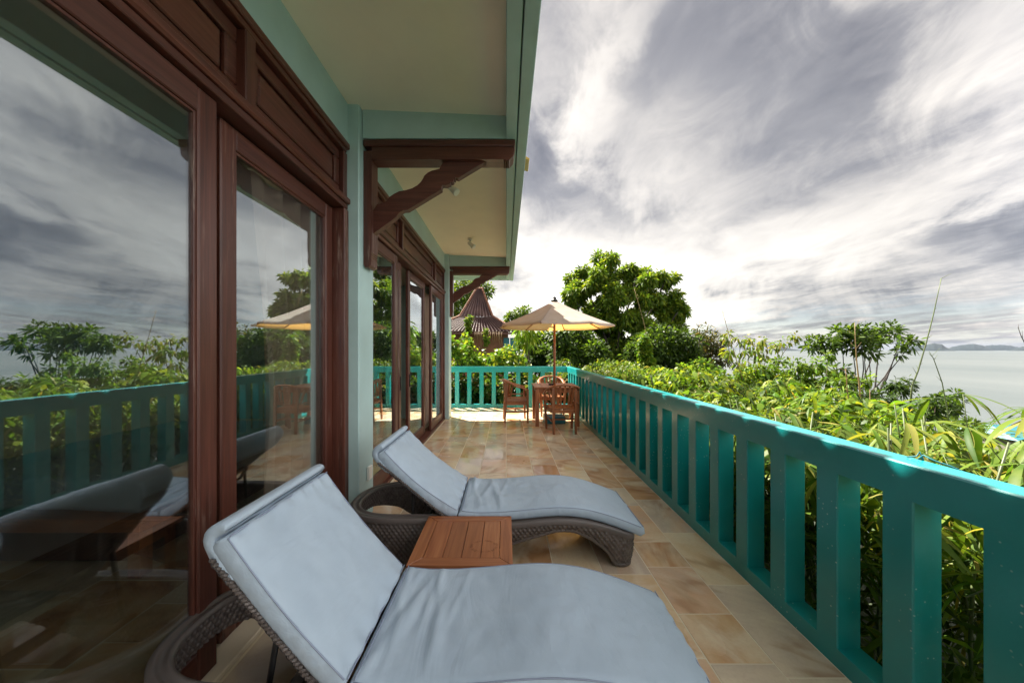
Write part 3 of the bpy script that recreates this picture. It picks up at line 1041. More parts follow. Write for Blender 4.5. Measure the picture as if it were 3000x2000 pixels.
def lounger(name, label, ang, blen, seed):
    Lg = empty(name, (0, 0, 0))
    tag(Lg, label, 'sun lounger', 'wicker sun loungers')
    # ---- frame: outline in plan, wall between a lower and an upper line
    hw = 0.335
    zt = interp([(-1.13, .330), (-.45, .330), (-.33, .318)] + [(x, z - .072) for x, z in SEAT if x > -.30])
    zb = interp([(-1.13, .20), (-.9, .13), (-.70, .0), (-.42, .0), (-.30, .045), (-.15, .092), (.04, .142), (.18, .186), (.33, .228), (.42, .230), (.476, .219), (.574, .171), (.67, .100), (.735, .0), (.9, .0)])
    path = []
    for x in np.arange(0.78, -0.70, -0.004):
        path.append((x, -hw))
    m_ = 130
    for i in range(m_ + 1):
        a = -math.pi / 2 - math.pi * i / m_
        c, s_ = math.cos(a), math.sin(a)
        path.append((-0.70 + 0.43 * -abs(c) ** 0.75, hw * math.copysign(abs(s_) ** 0.85, s_)))
    for x in np.arange(-0.70, 0.78, 0.004):
        path.append((x, hw))
    for i in range(1, 20):
        a = math.pi / 2 - (math.pi / 2) * i / 19
        path.append((0.78 + 0.08 * math.cos(a), hw - 0.08 + 0.08 * math.sin(a)))
    for y in np.arange(hw - 0.084, -hw + 0.08, -0.004):
        path.append((0.86, y))
    for i in range(0, 19):
        a = -(math.pi / 2) * i / 19
        path.append((0.78 + 0.08 * math.cos(a), -hw + 0.08 + 0.08 * math.sin(a)))
    # even out the spacing
    pp = np.array(path + [path[0]])
    sg = np.r_[0, np.cumsum(np.hypot(*np.diff(pp, axis=0).T))]
    npt = int(sg[-1] / 0.0042)
    npt += npt % 2
    si = np.linspace(0, sg[-1], npt, endpoint=False)
    px_ = np.interp(si, sg, pp[:, 0])
    py_ = np.interp(si, sg, pp[:, 1])
    tx = np.roll(px_, -1) - np.roll(px_, 1)
    ty = np.roll(py_, -1) - np.roll(py_, 1)
    ln = np.hypot(tx, ty)
    ox, oy = -ty / ln, tx / ln                # outward for this winding?
    cen = np.array([0.0, 0.0])
    if np.mean(ox * px_ + oy * py_) < 0:
        ox, oy = -ox, -oy
    ztv = np.array([zt(x) for x in px_])
    zbv = np.array([zb(x) for x in px_])
    rows = 52
    zmax = 0.36

    def wall(offset, sign, amp):
        js = np.arange(rows + 1)
        V = np.zeros((npt, rows + 1, 3))
        for j in js:
            f = j / rows
            z = zbv + 0.012 + (ztv - zbv - 0.02) * f
            # weave: upright strands of ~12 mm passing over and under rows of ~17 mm
            wv_ = np.sin(si / 0.0155 * math.pi) * np.cos(z / 0.021 * math.pi)
            row = np.abs(np.cos(z / 0.021 * math.pi))
            dsp = amp * (wv_ + 0.6 * row - 0.3)
            bulge = 0.012 * math.sin(math.pi * f) - 0.018 * (1 - f)
            oo = offset + sign * dsp + (bulge if sign > 0 else 0)
            V[:, j, 0] = px_ + ox * oo
            V[:, j, 1] = py_ + oy * oo
            V[:, j, 2] = z
        idx = np.arange(npt * (rows + 1)).reshape(npt, rows + 1)
        nx_ = np.roll(idx, -1, axis=0)
        F = np.stack([idx[:, :-1], nx_[:, :-1], nx_[:, 1:], idx[:, 1:]], axis=-1).reshape(-1, 4)
        if sign < 0:
            F = F[:, ::-1]
        return V.reshape(-1, 3), F
    Va, Fa = wall(0.0, 1, 0.0045)
    Vb, Fb = wall(-0.052, -1, 0.0045)
    me = mesh_np('wicker_wall', np.vstack([Va, Vb]), np.vstack([Fa, Fb + len(Va)]), 'wicker', None, True)
    tag(put('wicker_wall', me, Lg), kind='stuff')
    # ---- smooth top band with a groove, and a tube along the lower edge
    sec = [(0.012, -0.030), (0.012, -0.004), (0.006, 0.004), (-0.006, 0.006), (-0.014, 0.006), (-0.018, 0.000), (-0.040, 0.000), (-0.044, 0.006), (-0.054, 0.006), (-0.062, 0.0), (-0.064, -0.012)]
    st_ = np.arange(0, npt, 4)
    V = np.zeros((len(st_), len(sec), 3))
    for j, (o_, dz) in enumerate(sec):
        V[:, j, 0] = px_[st_] + ox[st_] * o_
        V[:, j, 1] = py_[st_] + oy[st_] * o_
        V[:, j, 2] = ztv[st_] + dz
    idx = np.arange(len(st_) * len(sec)).reshape(len(st_), len(sec))
    nx_ = np.roll(idx, -1, axis=0)
    F = np.stack([idx[:, :-1], idx[:, 1:], nx_[:, 1:], nx_[:, :-1]], axis=-1).reshape(-1, 4)
    put('rim_band', mesh_np('rim_band', V.reshape(-1, 3), F, 'resin_band', None, True), Lg)
    pts = [(px_[i] + ox[i] * -0.022, py_[i] + oy[i] * -0.022, zbv[i] + 0.014) for i in range(0, npt, 6)]
    V, F = tubevf(pts + [pts[0]], 0.0135, 8, False)
    obj('edge_trim', V, F, 'resin_band', Lg, True)
    # ---- deck under the seat cushion
    deck = [(x, z - .075) for x, z in SEAT if x < 0.80]
    V, F = sheet(lambda a, b: (deck[a][0], b, deck[a][1]), list(range(0, len(deck), 2)), list(np.linspace(-hw + 0.05, hw - 0.05, 4)))
    obj('deck', V, F, 'wicker', Lg)
    # ---- seat cushion
    V, F, pip = cushion_vf(SEAT, HW, 0.062, seed, seat_folds(seed))
    sc_ = obj('seat_cushion', V, F, 'cushion_fabric', Lg, True)
    V, F = join([tubevf(q, 0.0026, 6) for q in pip])
    obj('piping', V, F, 'piping', sc_, True)
    # ---- back cushion on its woven panel
    a = R(ang)
    j0 = Vector((-0.312, 0.366))
    prof = []
    for i in range(40):
        s_ = i / 39
        sag = 0.030 * math.sin(math.pi * s_) * (1 if ang < 45 else 0.5)
        prof.append((j0.x - math.cos(a) * blen * s_ - math.sin(a) * sag, j0.y + math.sin(a) * blen * s_ - math.cos(a) * sag))
    prof = prof[::-1]                          # head first
    V, F, pip = cushion_vf(prof, HW, 0.072, seed + 3, back_folds(seed), 0.026, nst=90)
    bc = obj('back_cushion', V, F, 'cushion_fabric', Lg, True)
    V, F = join([tubevf(q, 0.0026, 6) for q in pip])
    obj('piping', V, F, 'piping', bc, True)
    # sleeve of the cushion pulled over the top of the back panel
    nrm = Vector((math.sin(a), math.cos(a)))
    dr = Vector((-math.cos(a), math.sin(a)))
    tp = j0 + dr * (blen - 0.006) - nrm * 0.056
    pf = [tuple(tp + nrm * 0.045), tuple(tp + nrm * 0.035 + dr * 0.012), tuple(tp + nrm * 0.01 + dr * 0.014), tuple(tp - dr * 0.06 - nrm * 0.010), tuple(tp - dr * 0.13 - nrm * 0.010)]
    V, F, pip = cushion_vf(smooth_tab_path(pf), HW - 0.004, 0.045, seed + 8, lambda s_, y_, L_: 0.006 * math.sin(y_ * 40 + seed) * math.sin(s_ * 14), 0.010, nst=46)
    obj('sleeve', V, F, 'cushion_fabric', bc, True)
    pb = [j0 - nrm * 0.085 + dr * s_ for s_ in (0.0, blen * 0.3, blen * 0.6, blen * 0.93)]

    def panel(a_, b_):
        c = j0 + dr * a_ - nrm * (0.080 + 0.0022 * math.sin(b_ * 250) * math.cos(a_ * 180))
        return (c.x, b_, c.y)
    Va = sheet(panel, np.arange(0.0, blen * 0.95, 0.006), np.arange(-HW - 0.004, HW + 0.006, 0.006))

    def panel2(a_, b_):
        x, y, z = panel(a_, b_)
        return (x - nrm.x * 0.024, y, z - nrm.y * 0.024)
    Vb = sheet(panel2, np.arange(0.0, blen * 0.95, 0.012), np.arange(-HW - 0.004, HW + 0.006, 0.012))
    edges = []
    for sg_ in (-1, 1):
        q = []
        for i in range(160):
            c = j0 + dr * (blen * 0.95 * i / 159) - nrm * (0.088 + 0.004 * math.sin(i * 1.6))
            q.append((c.x, sg_ * (HW + 0.006 + 0.003 * math.cos(i * 1.6)), c.y))
        edges.append(tubevf(q, 0.0065, 6))
    V, F = join([Va, Vb] + edges)
    tag(obj('back_panel', V, F, 'wicker', Lg, False), kind='stuff')
    # ---- folding support
    ap = j0 + dr * (blen * 0.55) - nrm * 0.12
    for sy in (-0.2, 0.2):
        V, F = tubevf([(ap.x, sy, ap.y), (ap.x + 0.02, sy, ap.y - 0.05), (-0.66, sy, 0.20), (-0.60, sy, 0.16)], 0.011, 8)
        obj('strut', V, F, 'dark_metal', Lg, True)
    V, F = tubevf([(ap.x + 0.02, -0.2, ap.y - 0.03), (ap.x - 0.02, -0.1, ap.y - 0.06), (ap.x - 0.02, 0.1, ap.y - 0.06), (ap.x + 0.02, 0.2, ap.y - 0.03)], 0.011, 8)
    obj('strut', V, F, 'dark_metal', Lg, True)
    for xx in (-0.62, -0.36):
        box('cross_bar', xx - 0.03, xx + 0.03, -hw + 0.05, hw - 0.05, 0.13, 0.165, 'wicker', Lg, 0.008)
    for sy in (-0.2, 0.2):
        box('cross_bar', -0.62, -0.36, sy - 0.012, sy + 0.012, 0.166, 0.185, 'dark_metal', Lg, 0.003)
    return Lg


def smooth_tab_path(pts, n=50, it=4):
    P = np.array(pts, dtype=float)
    sg = np.r_[0, np.cumsum(np.hypot(*np.diff(P, axis=0).T))]
    s_ = np.linspace(0, sg[-1], n)
    X, Z = np.interp(s_, sg, P[:, 0]), np.interp(s_, sg, P[:, 1])
    for _ in range(it):
        for A in (X, Z):
            A[1:-1] = (A[:-2] + 2 * A[1:-1] + A[2:]) / 4
    return list(zip(X, Z))


L2 = lounger('sun_lounger', 'brown wicker sun lounger behind the small wooden table, back lowered further', 39, 0.66, 5)
L2.location = (0.0, 2.685, 0)
L1 = lounger('sun_lounger', 'nearest brown wicker sun lounger with blue grey cushion and steeply raised back', 50, 0.63, 11)
L1.location = (-0.192, 1.455, 0)
L1.rotation_euler.z = R(-0.8)

# ------------------------------------------------------------------ inside, behind the first door
for ix in range(6):
    for iy in range(6):
        x1_ = -1.46 - ix * 0.545
        add_tile(x1_ - 0.545, x1_, -0.45 + iy * 0.62 + 0.2 * (ix % 2), 0.17 + iy * 0.62 + 0.2 * (ix % 2))
bed = empty('daybed', (-3.1, 3.2, 0))
tag(bed, 'low wooden daybed with a grey mattress behind the first glass door', 'daybed')
box('frame', -4.0, -2.31, 2.24, 4.3, 0.29, 0.375, 'teak_x', bed, 0.006)
for x_ in (-2.40, -3.99):
    for y_ in (2.245, 4.2):
        box('leg', x_, x_ + 0.085, y_, y_ + 0.085, 0.0, 0.289, 'teak_z', bed, 0.005)
box('base_panel', -3.8, -2.5, 2.40, 4.2, 0.02, 0.288, 'mahogany_y', bed, 0.004)
V, F, pip = cushion_vf([(-3.95, 0.60), (-3.4, 0.60), (-2.9, 0.605), (-2.36, 0.58)], 0.95, 0.20, 4, lambda s_, y_, L_: 0.012 * math.sin(s_ * 19 + 5 * y_) * math.exp(-((y_ + 0.2) / 0.5) ** 2), nst=60)
V = np.array(V) + np.array([0, 3.27, 0])
obj('mattress', V, F, 'cushion_fabric', bed, True)

# ------------------------------------------------------------------ small side table
TX0, TX1, TY0, TY1, TZ = -0.513, 0.034, 1.815, 2.355, 0.345
st_ = empty('side_table', ((TX0 + TX1) / 2, (TY0 + TY1) / 2, 0))
tag(st_, 'low square reddish wooden table between the two sun loungers', 'side table')
bw = 0.07


def quadboard(name, poly, z0, z1, mat, parent):
    n = len(poly)
    c = Vector((sum(p[0] for p in poly) / n, sum(p[1] for p in poly) / n))
    e = 0.003
    V = [(x, y, z0) for x, y in poly] + [(x, y, z1 - e) for x, y in poly]
    V += [(x + (c.x - x) * e / max(0.02, (Vector((x, y)) - c).length), y + (c.y - y) * e / max(0.02, (Vector((x, y)) - c).length), z1) for x, y in poly]
    F = [tuple(range(n))[::-1], tuple(range(2 * n, 3 * n))]
    for r_ in (0, n):
        F += [(r_ + i, r_ + (i + 1) % n, r_ + n + (i + 1) % n, r_ + n + i) for i in range(n)]
    return obj(name, V, F, mat, parent)


g = 0.0012
quadboard('top_frame', [(TX0, TY0), (TX1, TY0), (TX1 - bw, TY0 + bw), (TX0 + bw, TY0 + bw)], TZ - 0.024, TZ, 'teak_x', st_)
quadboard('top_frame', [(TX1, TY1), (TX0, TY1), (TX0 + bw, TY1 - bw), (TX1 - bw, TY1 - bw)], TZ - 0.024, TZ, 'teak_x', st_)
quadboard('top_frame', [(TX0, TY1 - g), (TX0, TY0 + g), (TX0 + bw - g, TY0 + bw), (TX0 + bw - g, TY1 - bw)], TZ - 0.024, TZ, 'teak_y', st_)
quadboard('top_frame', [(TX1, TY0 + g), (TX1, TY1 - g), (TX1 - bw + g, TY1 - bw), (TX1 - bw + g, TY0 + bw)], TZ - 0.024, TZ, 'teak_y', st_)
nsl = 4
wsl = (TX1 - TX0 - 2 * bw) / nsl
for i in range(nsl):
    x = TX0 + bw + i * wsl
    box('slat', x + 0.0015, x + wsl - 0.0015, TY0 + bw + 0.0015, TY1 - bw - 0.0015, TZ - 0.022, TZ - 0.001, 'teak_y', st_, 0.002)
for x in (TX0 + 0.03, TX1 - 0.07):
    for y in (TY0 + 0.03, TY1 - 0.07):
        box('leg', x, x + 0.04, y, y + 0.04, 0, TZ - 0.025, 'teak_z', st_, 0.003)
for y in (TY0 + 0.04, TY1 - 0.06):
    box('apron', TX0 + 0.071, TX1 - 0.071, y, y + 0.02, TZ - 0.085, TZ - 0.025, 'teak_x', st_, 0.002)
for x in (TX0 + 0.04, TX1 - 0.06):
    box('apron', x, x + 0.02, TY0 + 0.071, TY1 - 0.071, TZ - 0.085, TZ - 0.025, 'teak_y', st_, 0.002)
# grey ring left by a wet pot: a worn patch in the finish of one slat region (thin film of residue)
V, F = [], []
rc = Vector((-0.125, 1.995))
nseg = 48
for i in range(nseg):
    a = 2 * math.pi * i / nseg
    w_ = 0.007 + 0.005 * mnoise.noise(Vector((math.cos(a) * 2, math.sin(a) * 2, 3)))
    for r_ in (0.062 - w_, 0.062 + w_):
        V.append((rc.x + r_ * math.cos(a) * 1.15, rc.y + r_ * math.sin(a) * 0.9, TZ + 0.0006))
for i in range(nseg):
    if math.sin(i * 0.9) > -0.75:
        a, b = 2 * i, 2 * ((i + 1) % nseg)
        F.append((a, a + 1, b + 1, b))
m, t = newmat('ring_stain')
n = noise(t, pos(t), 90.0, 4.0, 0.7)
d = t.n('ShaderNodeBsdfDiffuse', {'Color': (0.05, 0.035, 0.03, 1)})
tr = t.n('ShaderNodeBsdfTransparent')
out(t, t.n('ShaderNodeMixShader', {0: t.ramp(n, [(0.4, 0.97), (0.65, 0.62)]), 1: d.outputs[0], 2: tr.outputs[0]}).outputs[0])
obj('ring_stain', V, F, 'ring_stain', st_)

# ------------------------------------------------------------------ dining table, chairs, parasol
DX0, DX1, DY0, DY1, DZ = 0.53, 1.40, 6.65, 7.50, 0.74
dt_ = empty('dining_table', ((DX0 + DX1) / 2, (DY0 + DY1) / 2, 0))
tag(dt_, 'square wooden dining table under the parasol', 'table')
npk = 6
wpk = (DX1 - DX0) / npk
for i in range(npk):
    box('plank', DX0 + i * wpk + 0.002, DX0 + (i + 1) * wpk - 0.002, DY0, DY1, DZ - 0.025, DZ, 'teak_y', dt_, 0.004)
for x in (DX0 + 0.02, DX1 - 0.09):
    for y in (DY0 + 0.02, DY1 - 0.09):
        box('leg', x, x + 0.07, y, y + 0.07, 0, DZ - 0.026, 'teak_z', dt_, 0.004)
for y in (DY0 + 0.04, DY1 - 0.065):
    box('apron', DX0 + 0.091, DX1 - 0.091, y, y + 0.025, DZ - 0.11, DZ - 0.026, 'teak_x', dt_, 0.003)
for x in (DX0 + 0.04, DX1 - 0.065):
    box('apron', x, x + 0.025, DY0 + 0.091, DY1 - 0.091, DZ - 0.11, DZ - 0.026, 'teak_y', dt_, 0.003)
ash = empty('ashtray', (0.885, 7.02, DZ))
tag(ash, 'small dark square ashtray on the dining table', 'ashtray')
box('base', 0.84, 0.93, 6.98, 7.06, DZ, DZ + 0.012, 'dark_metal', ash, 0.002)
for (a, b, c, d) in ((0.84, 0.93, 6.98, 6.99), (0.84, 0.93, 7.05, 7.06), (0.84, 0.85, 6.991, 7.049), (0.92, 0.93, 6.991, 7.049)):
    box('side', a, b, c, d, DZ + 0.0125, DZ + 0.04, 'dark_metal', ash, 0.002)


def make_chair():
    c = empty('armchair', (0, 0, 0))
    # front = +y ; plan of the curved rail
    pts = []
    for i in range(33):
        f = i / 32 * 2 - 1
        a = f * R(118)
        x = 0.265 * math.sin(a) if abs(f) < 0.76 else math.copysign(0.265 * math.sin(R(90)), f)
        if abs(f) < 0.76:
            a2 = f / 0.76 * R(90)
            x, y = 0.275 * math.sin(a2), -0.02 - 0.245 * math.cos(a2)
        else:
            x, y = math.copysign(0.275, f), -0.02 + (abs(f) - 0.76) / 0.24 * 0.24
        z = 0.655 + 0.185 * (1 - min(1.0, abs(f) / 1.0) ** 1.7)
        pts.append(Vector((x, y, z)))
    V, F = [], []
    for i, p in enumerate(pts):
        d = (pts[min(i + 1, 32)] - pts[max(i - 1, 0)])
        d.z = 0
        d.normalize()
        s = Vector((d.y, -d.x, 0))
        for (o_, z_) in ((-0.030, -0.014), (0.030, -0.014), (0.033, 0.004), (0.022, 0.016), (-0.022, 0.016), (-0.033, 0.004)):
            V.append(tuple(p + s * o_ + Vector((0, 0, z_))))
    for i in range(32):
        for k in range(6):
            F.append((i * 6 + k, i * 6 + (k + 1) % 6, (i + 1) * 6 + (k + 1) % 6, (i + 1) * 6 + k))
    F.append(tuple(range(6)))
    F.append(tuple(range(32 * 6, 33 * 6))[::-1])
    obj('top_rail', V, F, 'teak_x', c, True)
    # legs
    def leg(b, tp_, w_):
        V, F = [], []
        for (p, ww) in ((b, w_ * 0.8), (b + (tp_ - b) * 0.55, w_), (tp_, w_)):
            for sx, sy in ((-1, -1), (1, -1), (1, 1), (-1, 1)):
                V.append((p.x + sx * ww / 2, p.y + sy * ww / 2, p.z))
        for i in range(2):
            for k in range(4):
                F.append((i * 4 + k, i * 4 + (k + 1) % 4, (i + 1) * 4 + (k + 1) % 4, (i + 1) * 4 + k))
        F += [(3, 2, 1, 0), (8, 9, 10, 11)]
        obj('leg', V, F, 'teak_z', c)
    for s in (-1, 1):
        leg(Vector((s * 0.235, 0.21, 0)), Vector((s * 0.272, 0.20, 0.655)), 0.042)
        leg(Vector((s * 0.19, -0.24, 0)), Vector((s * 0.195, -0.20, 0.775)), 0.042)
    # seat of slats in a frame
    for i in range(7):
        x0 = -0.235 + i * 0.0675
        box('seat_slat', x0 + 0.003, x0 + 0.0645, -0.205, 0.225, 0.415, 0.433, 'teak_y', c, 0.004)
    box('seat_rail', -0.225, 0.225, 0.19, 0.215, 0.355, 0.414, 'teak_x', c, 0.003)
    box('seat_rail', -0.18, 0.18, -0.225, -0.20, 0.355, 0.414, 'teak_x', c, 0.003)
    for s in (-1, 1):
        box('seat_rail', s * 0.225 - 0.012, s * 0.225 + 0.012, -0.199, 0.189, 0.355, 0.414, 'teak_y', c, 0.003)
        box('stretcher', s * 0.215 - 0.011, s * 0.215 + 0.011, -0.21, 0.19, 0.20, 0.225, 'teak_y', c, 0.003)
        box('arm_rail', s * 0.255 - 0.01, s * 0.255 + 0.01, -0.18, 0.19, 0.50, 0.525, 'teak_y', c, 0.003)
    box('stretcher', -0.20, 0.20, -0.03, -0.005, 0.20, 0.225, 'teak_x', c, 0.003)
    # lower back rail and upright slats
    lp = []
    for i in range(17):
        a = (i / 16 * 2 - 1) * R(62)
        lp.append((0.25 * math.sin(a), -0.03 - 0.20 * math.cos(a), 0.50))
    V, F = tubevf(lp, 0.013, 6)
    obj('lower_rail', V, F, 'teak_x', c, True)
    for i in range(9):
        f = (i - 4) / 4 * 0.62
        a2 = f / 0.76 * R(90)
        x, y = 0.272 * math.sin(a2), -0.02 - 0.243 * math.cos(a2)
        zt_ = 0.655 + 0.185 * (1 - abs(f) ** 1.7) - 0.012
        a3 = f * R(62) / 0.62 * 0.93
        x0, y0 = 0.25 * math.sin(a3), -0.03 - 0.20 * math.cos(a3)
        V = []
        for (xx, yy, zz, ww) in ((x0, y0, 0.512, 0.012), ((x + x0) / 2, (y + y0) / 2 - 0.004, (0.512 + zt_) / 2, 0.018), (x, y, zt_, 0.014)):
            ca, sa = math.cos(a3), math.sin(a3)
            for (p_, q_) in ((-ww, -0.006), (ww, -0.006), (ww, 0.006), (-ww, 0.006)):
                V.append((xx + p_ * ca + q_ * sa, yy + p_ * sa - q_ * ca, zz))
        F = [(i_ * 4 + k, i_ * 4 + (k + 1) % 4, (i_ + 1) * 4 + (k + 1) % 4, (i_ + 1) * 4 + k) for i_ in range(2) for k in range(4)] + [(3, 2, 1, 0), (8, 9, 10, 11)]
        obj('back_slat', V, F, 'teak_z', c)
    return c


ch = make_chair()
tag(ch, 'wooden armchair side on, between the house and the dining table', 'armchair', 'wooden armchairs round the dining table')
ch.location = (0.20, 7.22, 0)
ch.rotation_euler.z = R(-90 + 4)
c2 = copy_tree(ch)
c2['label'] = 'wooden armchair with its slatted back to the loungers, in front of the dining table'
c2.location = (0.985, 6.30, 0)
c2.rotation_euler.z = R(4)
c3 = copy_tree(ch)
c3['label'] = 'wooden armchair on the far side of the dining table facing the loungers'
c3.location = (1.00, 7.86, 0)
c3.rotation_euler.z = R(180)

# parasol
UX, UY, UR, UZ, UT = 0.965, 7.10, 1.16, 1.915, 2.43
um = empty('parasol', (UX, UY, 0))
tag(um, 'beige octagonal parasol on a wooden pole through the dining table', 'parasol')
V, F = tubevf([(UX, UY, 0.05), (UX, UY, UT)], 0.024, 16)
obj('pole', V, F, 'teak_z', um, True)
box('base', UX - 0.21, UX + 0.19, UY - 0.2, UY + 0.2, 0.0, 0.13, 'far_teal', um, 0.012)
ang0 = R(-109)
cor = [(UX + UR * math.cos(ang0 + k * R(45)), UY + UR * math.sin(ang0 + k * R(45)), UZ) for k in range(8)]
apex = Vector((UX, UY, UT))
for k in range(8):
    A, B = Vector(cor[k]), Vector(cor[(k + 1) % 8])
    V, F = [], []
    nr_, nc_ = 10, 8
    for i in range(nr_ + 1):
        s = 0.05 + 0.95 * i / nr_
        for j in range(nc_ + 1):
            q = j / nc_
            p = apex.lerp(A.lerp(B, q), s)
            sag = 0.018 * s * math.sin(math.pi * q) + 0.035 * math.sin(math.pi * s)
            p.z -= sag * 0.8
            if i == nr_:
                p -= (Vector((UX, UY, p.z)) - p) * -0.03 * math.sin(math.pi * q)
            V.append(tuple(p))
    for j in range(nc_ + 1):       # short hanging hem
        p = Vector(V[nr_ * (nc_ + 1) + j])
        V.append((p.x, p.y, p.z - 0.028))
    for i in range(nr_ + 1):
        for j in range(nc_):
            a = i * (nc_ + 1) + j
            F.append((a, a + 1, a + nc_ + 2, a + nc_ + 1))
    obj('canopy_panel', V, F, 'canvas', um, True)
    tip = Vector(cor[k])
    V, F = tubevf([apex + Vector((0, 0, -0.04)), apex.lerp(tip, 0.5) + Vector((0, 0, -0.062)), tip + Vector((0, 0, -0.024))], 0.012, 6)
    rb = obj('rib', V, F, 'teak_x', um, True)
    V, F = tubevf([(UX, UY, UZ + 0.12), apex.lerp(tip, 0.5) + Vector((0, 0, -0.07))], 0.010, 6)
    obj('strut', V, F, 'teak_x', rb, True)
V, F = tubevf([(UX, UY, UT - 0.02), (UX, UY, UT + 0.01), (UX, UY, UT + 0.02), (UX, UY, UT + 0.05), (UX, UY, UT + 0.075)], [0.075, 0.06, 0.035, 0.04, 0.012], 14)
obj('finial', V, F, 'dark_metal', um, True)
V, F = tubevf([(UX, UY, UZ + 0.09), (UX, UY, UZ + 0.16)], 0.045, 12)
obj('hub', V, F, 'teak_z', um, True)

# ------------------------------------------------------------------ foliage machinery
def unit(A):
    return A / np.maximum(np.linalg.norm(A, axis=1, keepdims=True), 1e-9)


def leaf_vf(P, D, Nn, L, Wd, droop=0.25, shape=(0.85, 0.8)):
    """six points and four triangles per leaf; P base, D direction, Nn face normal"""
    n = len(P)
    D = unit(D)
    Sd = unit(np.cross(D, Nn))
    V = np.zeros((n, 6, 3))
    dz = np.zeros((n, 3))
    dz[:, 2] = -1

    def along(s):
        return P + D * (L * s)[:, None] + dz * (L * droop * s * s)[:, None]
    one = np.ones(n)
    V[:, 0] = along(0 * one)
    for k, (s, ww) in enumerate(((0.30, shape[0]), (0.66, shape[1]))):
        c = along(s * one)
        V[:, 1 + 2 * k] = c + Sd * (Wd * ww / 2)[:, None]
        V[:, 2 + 2 * k] = c - Sd * (Wd * ww / 2)[:, None]
    V[:, 5] = along(one)
    b = (np.arange(n) * 6)[:, None]
    F = np.concatenate([b + np.array([[0, 2, 1]]), b + np.array([[1, 2, 4]]), b + np.array([[1, 4, 3]]), b + np.array([[3, 4, 5]])], axis=1).reshape(-1, 3)
    return V.reshape(-1, 3), F


def palette(n, cols, weights=None):
    cols = np.array(cols)
    i = rng.choice(len(cols), n, p=weights)
    c = cols[i] * rng.uniform(0.78, 1.22, (n, 1))
    c *= rng.uniform(0.92, 1.08, (n, 3))
    return np.clip(c, 0, 1)


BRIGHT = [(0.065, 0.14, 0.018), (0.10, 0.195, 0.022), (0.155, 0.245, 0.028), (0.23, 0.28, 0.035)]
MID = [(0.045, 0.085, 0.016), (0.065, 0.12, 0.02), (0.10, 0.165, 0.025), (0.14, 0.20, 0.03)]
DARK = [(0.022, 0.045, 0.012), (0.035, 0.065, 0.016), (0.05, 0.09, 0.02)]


def clump_leaves(lobes, per, leafL, leafW, cols, nclump_scale=1.0, down=0.25, shell=0.45, csize=0.35, droop=0.25, shape=(0.85, 0.8), squash=1.0):
    """lobes: (centre, radius); clumps of leaves spread through each lobe"""
    P, D, N_, L, W_, C = [], [], [], [], [], []
    for c, r in lobes:
        c = np.array(c)
        nc = max(5, int(120 * r * r * nclump_scale / (csize * 2.2) ** 2))
        dirs = unit(rng.normal(size=(nc, 3)))
        rad_ = r * (shell + (1 - shell) * rng.random(nc) ** 0.6)
        cc = c + dirs * rad_[:, None] * np.array([1, 1, squash])
        for q in range(nc):
            k = int(per * rng.uniform(0.6, 1.3))
            dd = unit(rng.normal(size=(k, 3)) + dirs[q] * 0.55 + np.array([0, 0, -down]))
            P.append(cc[q] + dd * csize * rng.uniform(0.05, 0.75, (k, 1)) * r ** 0.3)
            D.append(dd)
            nn = unit(rng.normal(size=(k, 3)) * 0.6 + np.array([0, 0, 1.0]))
            N_.append(nn)
            L.append(leafL * rng.uniform(0.65, 1.25, k))
            W_.append(leafW * rng.uniform(0.75, 1.2, k))
            tint = rng.uniform(0.8, 1.2)
            C.append(np.clip(palette(k, cols) * tint, 0, 1))
    P, D, N_, L, W_, C = map(np.concatenate, (P, D, N_, L, W_, C))
    V, F = leaf_vf(P, D, N_, L, W_, droop, shape)
    return V, F, np.repeat(C, 6, axis=0)


def crown(name, VFC, parent, base):
    V, F, C = VFC
    me = mesh_np(name, V - np.array(base), F, 'leaf', C)
    o = put(name, me, parent, base)
    return o


def limb(a, b, r0, r1, wob=0.15, n=7):
    a, b = Vector(a), Vector(b)
    pts, rr = [], []
    L = (b - a).length
    ph = random.uniform(0, 6)
    for i in range(n):
        f = i / (n - 1)
        p = a.lerp(b, f)
        p += Vector((math.sin(f * 4 + ph), math.cos(f * 3 + ph), 0.3 * math.sin(f * 5))) * wob * L * 0.12 * math.sin(math.pi * f)
        pts.append(p)
        rr.append(r0 + (r1 - r0) * f)
    return tubevf(pts, rr, 8)


def tree(name, label, cat, lobes_uv, d, per, leafL, leafW, cols, base, bark='bark', r0=0.16, spread=0.8, group=None, ncs=1.0, csize=0.35, down=0.25, shell=0.45, fork=0.35, droop=0.25, shape=(0.85, 0.8), squash=1.0):
    """lobes_uv: (u, v, radius px[, depth offset]) at about distance d"""
    root = empty(name, base)
    tag(root, label, cat, group)
    lobes = []
    for q in lobes_uv:
        dd = d + (q[3] if len(q) > 3 else random.uniform(-spread, spread))
        lobes.append((at(q[0], q[1], dd), q[2] / K * dd))
    crown('crown', clump_leaves(lobes, per, leafL, leafW, cols, ncs, down, shell, csize, droop, shape, squash), root, base)
    b = Vector(base)
    mid_ = Vector((sum(l[0][0] for l in lobes) / len(lobes), sum(l[0][1] for l in lobes) / len(lobes), min(l[0][2] for l in lobes)))
    fk = b.lerp(mid_, fork + 0.3)
    tr = [limb(b - Vector((0, 0, 0.3)), fk, r0, r0 * 0.7, 0.3)]
    V, F = join(tr)
    obj('trunk', V, F, bark, root, True)
    for c, r in lobes:
        st0 = b.lerp(fk, random.uniform(0.7, 1.0))
        V, F = limb(st0, c, r0 * 0.5, r0 * 0.10, 0.5)
        obj('limb', V, F, bark, root, True)
    return root


def gz(u, d):
    x = (u - U0) / K * d
    return (x, d, ground_z(x, d))


